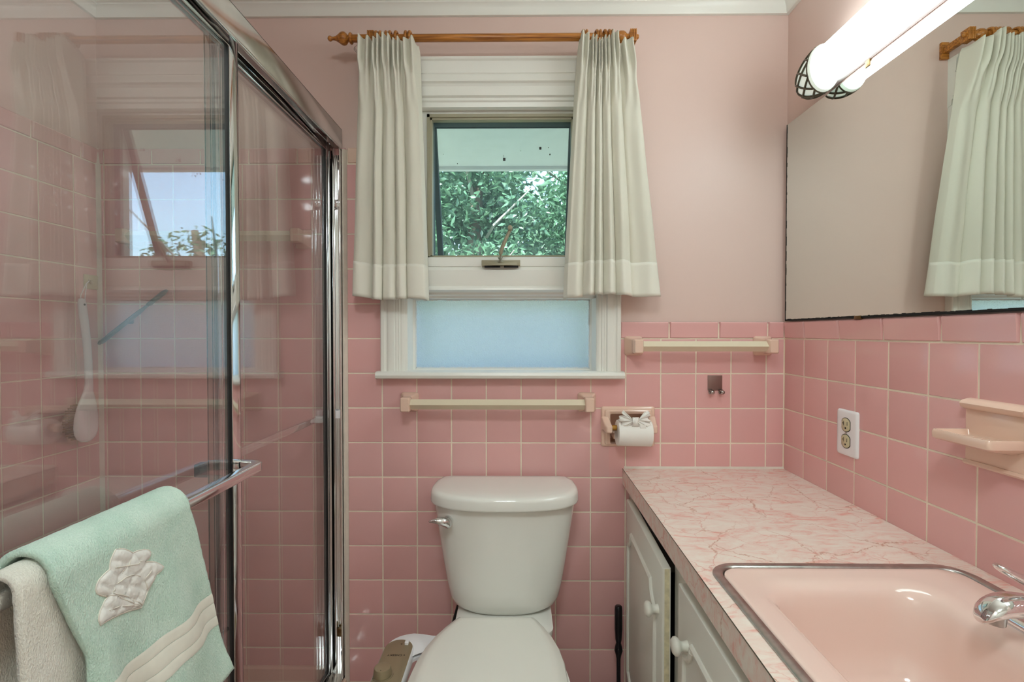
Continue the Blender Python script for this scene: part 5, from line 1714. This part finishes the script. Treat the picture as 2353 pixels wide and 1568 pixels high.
rings = [[(x, y, CT0) for x, y in hole], [(x, y, CT0) for x, y in ol_], [(x, y, CT1 - 0.0008) for x, y in ol_], [(x, y, CT1) for x, y in ol_], [(x, y, CT1) for x, y in hole], [(x, y, CT0) for x, y in hole]]
loft(b, rings, cap0=False, cap1=False)
bmesh.ops.remove_doubles(b, verts=b.verts, dist=1e-6)
obj('slab', b, 'marble', ctp, 30)
b = BM()
tube(b, [(0.3305 + fx(-0.002), -0.002, CT1 - 0.0004), (0.3305 + fx(-0.7), -0.7, CT1 - 0.0004), (0.3305 + fx(VY), VY, CT1 - 0.0004)], 0.0009, 6)
obj('edge_seam', b, 'lattice', ctp, 60)
# sink
sk = thing('sink', 'pink enamel drop in sink with a steel rim ring', 'sink', (0.57, -0.89, 0.8))
def sr(x0, x1, y0, y1, r, z): return [(x, y, z) for x, y in rrect(x0, x1, y0, y1, r, 10)]
b = BM()
loft(b, [sr(0.343 - e, 0.799 + e, -1.142 - e, -0.648 + e, 0.050 + e, z) for e, z in ((0.000, CT1 + 0.0003), (0.0, CT1 + 0.0022), (-0.002, CT1 + 0.0036), (-0.009, CT1 + 0.0042), (-0.015, CT1 + 0.0036), (-0.017, CT1 + 0.0015), (-0.017, CT1 - 0.004))], cap0=False, cap1=False)
obj('rim_ring', b, 'steel', sk, 50)
b = BM()
ox0, ox1, oy0_, oy1_ = 0.3603, 0.7817, -1.1247, -0.6653
loft(b, [sr(ox0, ox1, oy0_, oy1_, 0.036, CT1 - 0.004), sr(ox0 + 0.001, ox1 - 0.001, oy0_ + 0.001, oy1_ - 0.001, 0.035, CT1 + 0.0018), sr(ox0 + 0.004, ox1 - 0.004, oy0_ + 0.004, oy1_ - 0.004, 0.034, CT1 + 0.0030), sr(ox0 + 0.010, ox1 - 0.012, oy0_ + 0.012, oy1_ - 0.012, 0.032, CT1 + 0.0025),
         sr(0.388, 0.706, -1.092, -0.694, 0.062, CT1 + 0.0012), sr(0.396, 0.698, -1.084, -0.702, 0.062, CT1 + 0.0004), sr(0.403, 0.690, -1.077, -0.709, 0.062, CT1 - 0.0018), sr(0.409, 0.683, -1.071, -0.715, 0.062, CT1 - 0.0056), sr(0.4135, 0.6775, -1.0655, -0.7205, 0.062, CT1 - 0.011), sr(0.417, 0.673, -1.061, -0.725, 0.061, CT1 - 0.020), sr(0.420, 0.667, -1.055, -0.730, 0.060, CT1 - 0.04),
         sr(0.425, 0.660, -1.045, -0.738, 0.058, CT1 - 0.095), sr(0.434, 0.650, -1.032, -0.750, 0.055, CT1 - 0.130), sr(0.452, 0.632, -1.010, -0.770, 0.05, CT1 - 0.148), sr(0.50, 0.58, -0.93, -0.85, 0.035, CT1 - 0.156), sr(0.528, 0.552, -0.902, -0.878, 0.0115, CT1 - 0.158)], cap0=False)
obj('basin', b, 'sink', sk, 60)
b = BM(); lathe(b, (0.54, -0.89, CT1 - 0.1585), (0, 0, 1), [(0, 0.024), (0.002, 0.024), (0.003, 0.021), (0.0015, 0.017), (0.0015, 0)], 28); obj('drain', b, 'chrome', sk, 40)
# faucet
fc_ = thing('faucet', 'chrome single lever faucet at the wall side of the sink', 'faucet', (0.738, -0.88, 0.818))
FY = -0.88
b = BM()
loft(b, [[(x, y, z) for x, y in rrect(0.738 - w, 0.738 + w, FY - 0.075 + (0.026 - w), FY + 0.075 - (0.026 - w), w - 0.001, 8)] for z, w in ((0.8165, 0.026), (0.822, 0.026), (0.828, 0.023), (0.830, 0.018))])
obj('base', b, 'chrome', fc_, 50)
b = BM()
lathe(b, (0.738, FY, 0.828), (0, 0, 1), [(0, 0.024), (0.010, 0.022), (0.030, 0.0215), (0.040, 0.023), (0.046, 0.0225), (0.050, 0.018), (0.052, 0.006), (0.052, 0)], 32)
obj('body', b, 'chrome', fc_, 50)
b = BM()
sp_ = [((0.738, FY, 0.850), 0.017, 0.020), ((0.715, FY, 0.860), 0.017, 0.021), ((0.695, FY, 0.868), 0.016, 0.021), ((0.672, FY, 0.871), 0.015, 0.021), ((0.652, FY, 0.868), 0.014, 0.020), ((0.638, FY, 0.861), 0.012, 0.0175), ((0.630, FY, 0.853), 0.008, 0.012), ((0.628, FY, 0.849), 0.003, 0.006)]
rings = []
for (p, rz_, ry_) in sp_:
    rings.append([(p[0], p[1] + ry_ * math.cos(2 * PI * k / 24), p[2] + rz_ * math.sin(2 * PI * k / 24)) for k in range(24)])
loft(b, rings)
o = obj('spout', b, 'chrome', fc_, 180); sm = o.modifiers.new('round', 'SUBSURF'); sm.levels = sm.render_levels = 2
b = BM(); lathe(b, (0.650, FY, 0.858), (-0.12, 0, -1), [(0, 0.013), (0.012, 0.013), (0.0135, 0.0115), (0.0135, 0.010), (0.008, 0.0095), (0.008, 0)], 24); obj('aerator', b, 'steel', fc_, 40)
b = BM()
rings = []
for (x, z, w, h) in ((0.752, 0.882, 0.018, 0.009), (0.735, 0.887, 0.017, 0.010), (0.710, 0.895, 0.0135, 0.0085), (0.685, 0.906, 0.012, 0.0070), (0.663, 0.917, 0.0125, 0.0055), (0.655, 0.9215, 0.010, 0.0045), (0.651, 0.924, 0.004, 0.002)):
    rings.append([(x + h * 0.3 * math.sin(2 * PI * k / 20), FY + w * math.cos(2 * PI * k / 20), z + h * math.sin(2 * PI * k / 20)) for k in range(20)])
loft(b, rings)
lathe(b, (0.738, FY, 0.878), (0, 0, 1), [(0, 0.020), (0.006, 0.0195), (0.010, 0.015), (0.012, 0.006), (0.0125, 0)], 24)
obj('lever', b, 'chrome', fc_, 50)

# ------------------------------------------------------------------ daylight and camera
w = bpy.data.worlds.new('World'); S.world = w
w.use_nodes = True
nt = w.node_tree
for n in list(nt.nodes): nt.nodes.remove(n)
wo = nt.nodes.new('ShaderNodeOutputWorld')
bg = nt.nodes.new('ShaderNodeBackground')
sky = nt.nodes.new('ShaderNodeTexSky')
sky.sky_type = 'NISHITA'
sky.sun_disc = False
sky.sun_elevation = R(48)
sky.sun_rotation = R(200)
sky.air_density = 1.0
sky.dust_density = 2.0
bg.inputs['Strength'].default_value = 0.55
hs = nt.nodes.new('ShaderNodeHueSaturation')
hs.inputs['Saturation'].default_value = 0.75
nt.links.new(sky.outputs['Color'], hs.inputs['Color'])
nt.links.new(hs.outputs['Color'], bg.inputs['Color'])
nt.links.new(bg.outputs['Background'], wo.inputs['Surface'])
sl = bpy.data.lights.new('sun', 'SUN'); sl.energy = 10.0; sl.angle = R(0.6); sl.color = (1.0, 0.96, 0.88)
so = bpy.data.objects.new('sun', sl); COL.objects.link(so)
so.rotation_euler = Vector((0.45, 1.0, -1.15)).to_track_quat('-Z', 'Y').to_euler()

cam = bpy.data.cameras.new('camera')
co = bpy.data.objects.new('camera', cam); COL.objects.link(co)
f_, pi_, ya_ = 1143.168, 0.01669, -0.009926
cam.sensor_fit = 'HORIZONTAL'; cam.sensor_width = 36.0
cam.lens = f_ / 2353 * 36.0
cam.clip_start = 0.02
co.location = (0, -1.557, 1.24)
fwd = Vector((math.sin(ya_) * math.cos(pi_), math.cos(ya_) * math.cos(pi_), -math.sin(pi_)))
rt = Vector((math.cos(ya_), -math.sin(ya_), 0))
upv = rt.cross(fwd)
co.matrix_world = Matrix(((rt.x, upv.x, -fwd.x, 0.0), (rt.y, upv.y, -fwd.y, -1.557), (rt.z, upv.z, -fwd.z, 1.24), (0, 0, 0, 1)))
S.camera = co
S.view_settings.view_transform = 'Standard'
S.view_settings.look = 'None'
S.view_settings.exposure = 0.75
S.view_settings.gamma = 1.0
S.view_settings.use_curve_mapping = False
S.cycles.max_bounces = 10
S.cycles.diffuse_bounces = 5
S.cycles.glossy_bounces = 6
S.cycles.transmission_bounces = 8
S.cycles.transparent_max_bounces = 16
S.cycles.sample_clamp_indirect = 8.0
S.cycles.adaptive_threshold = 0.015
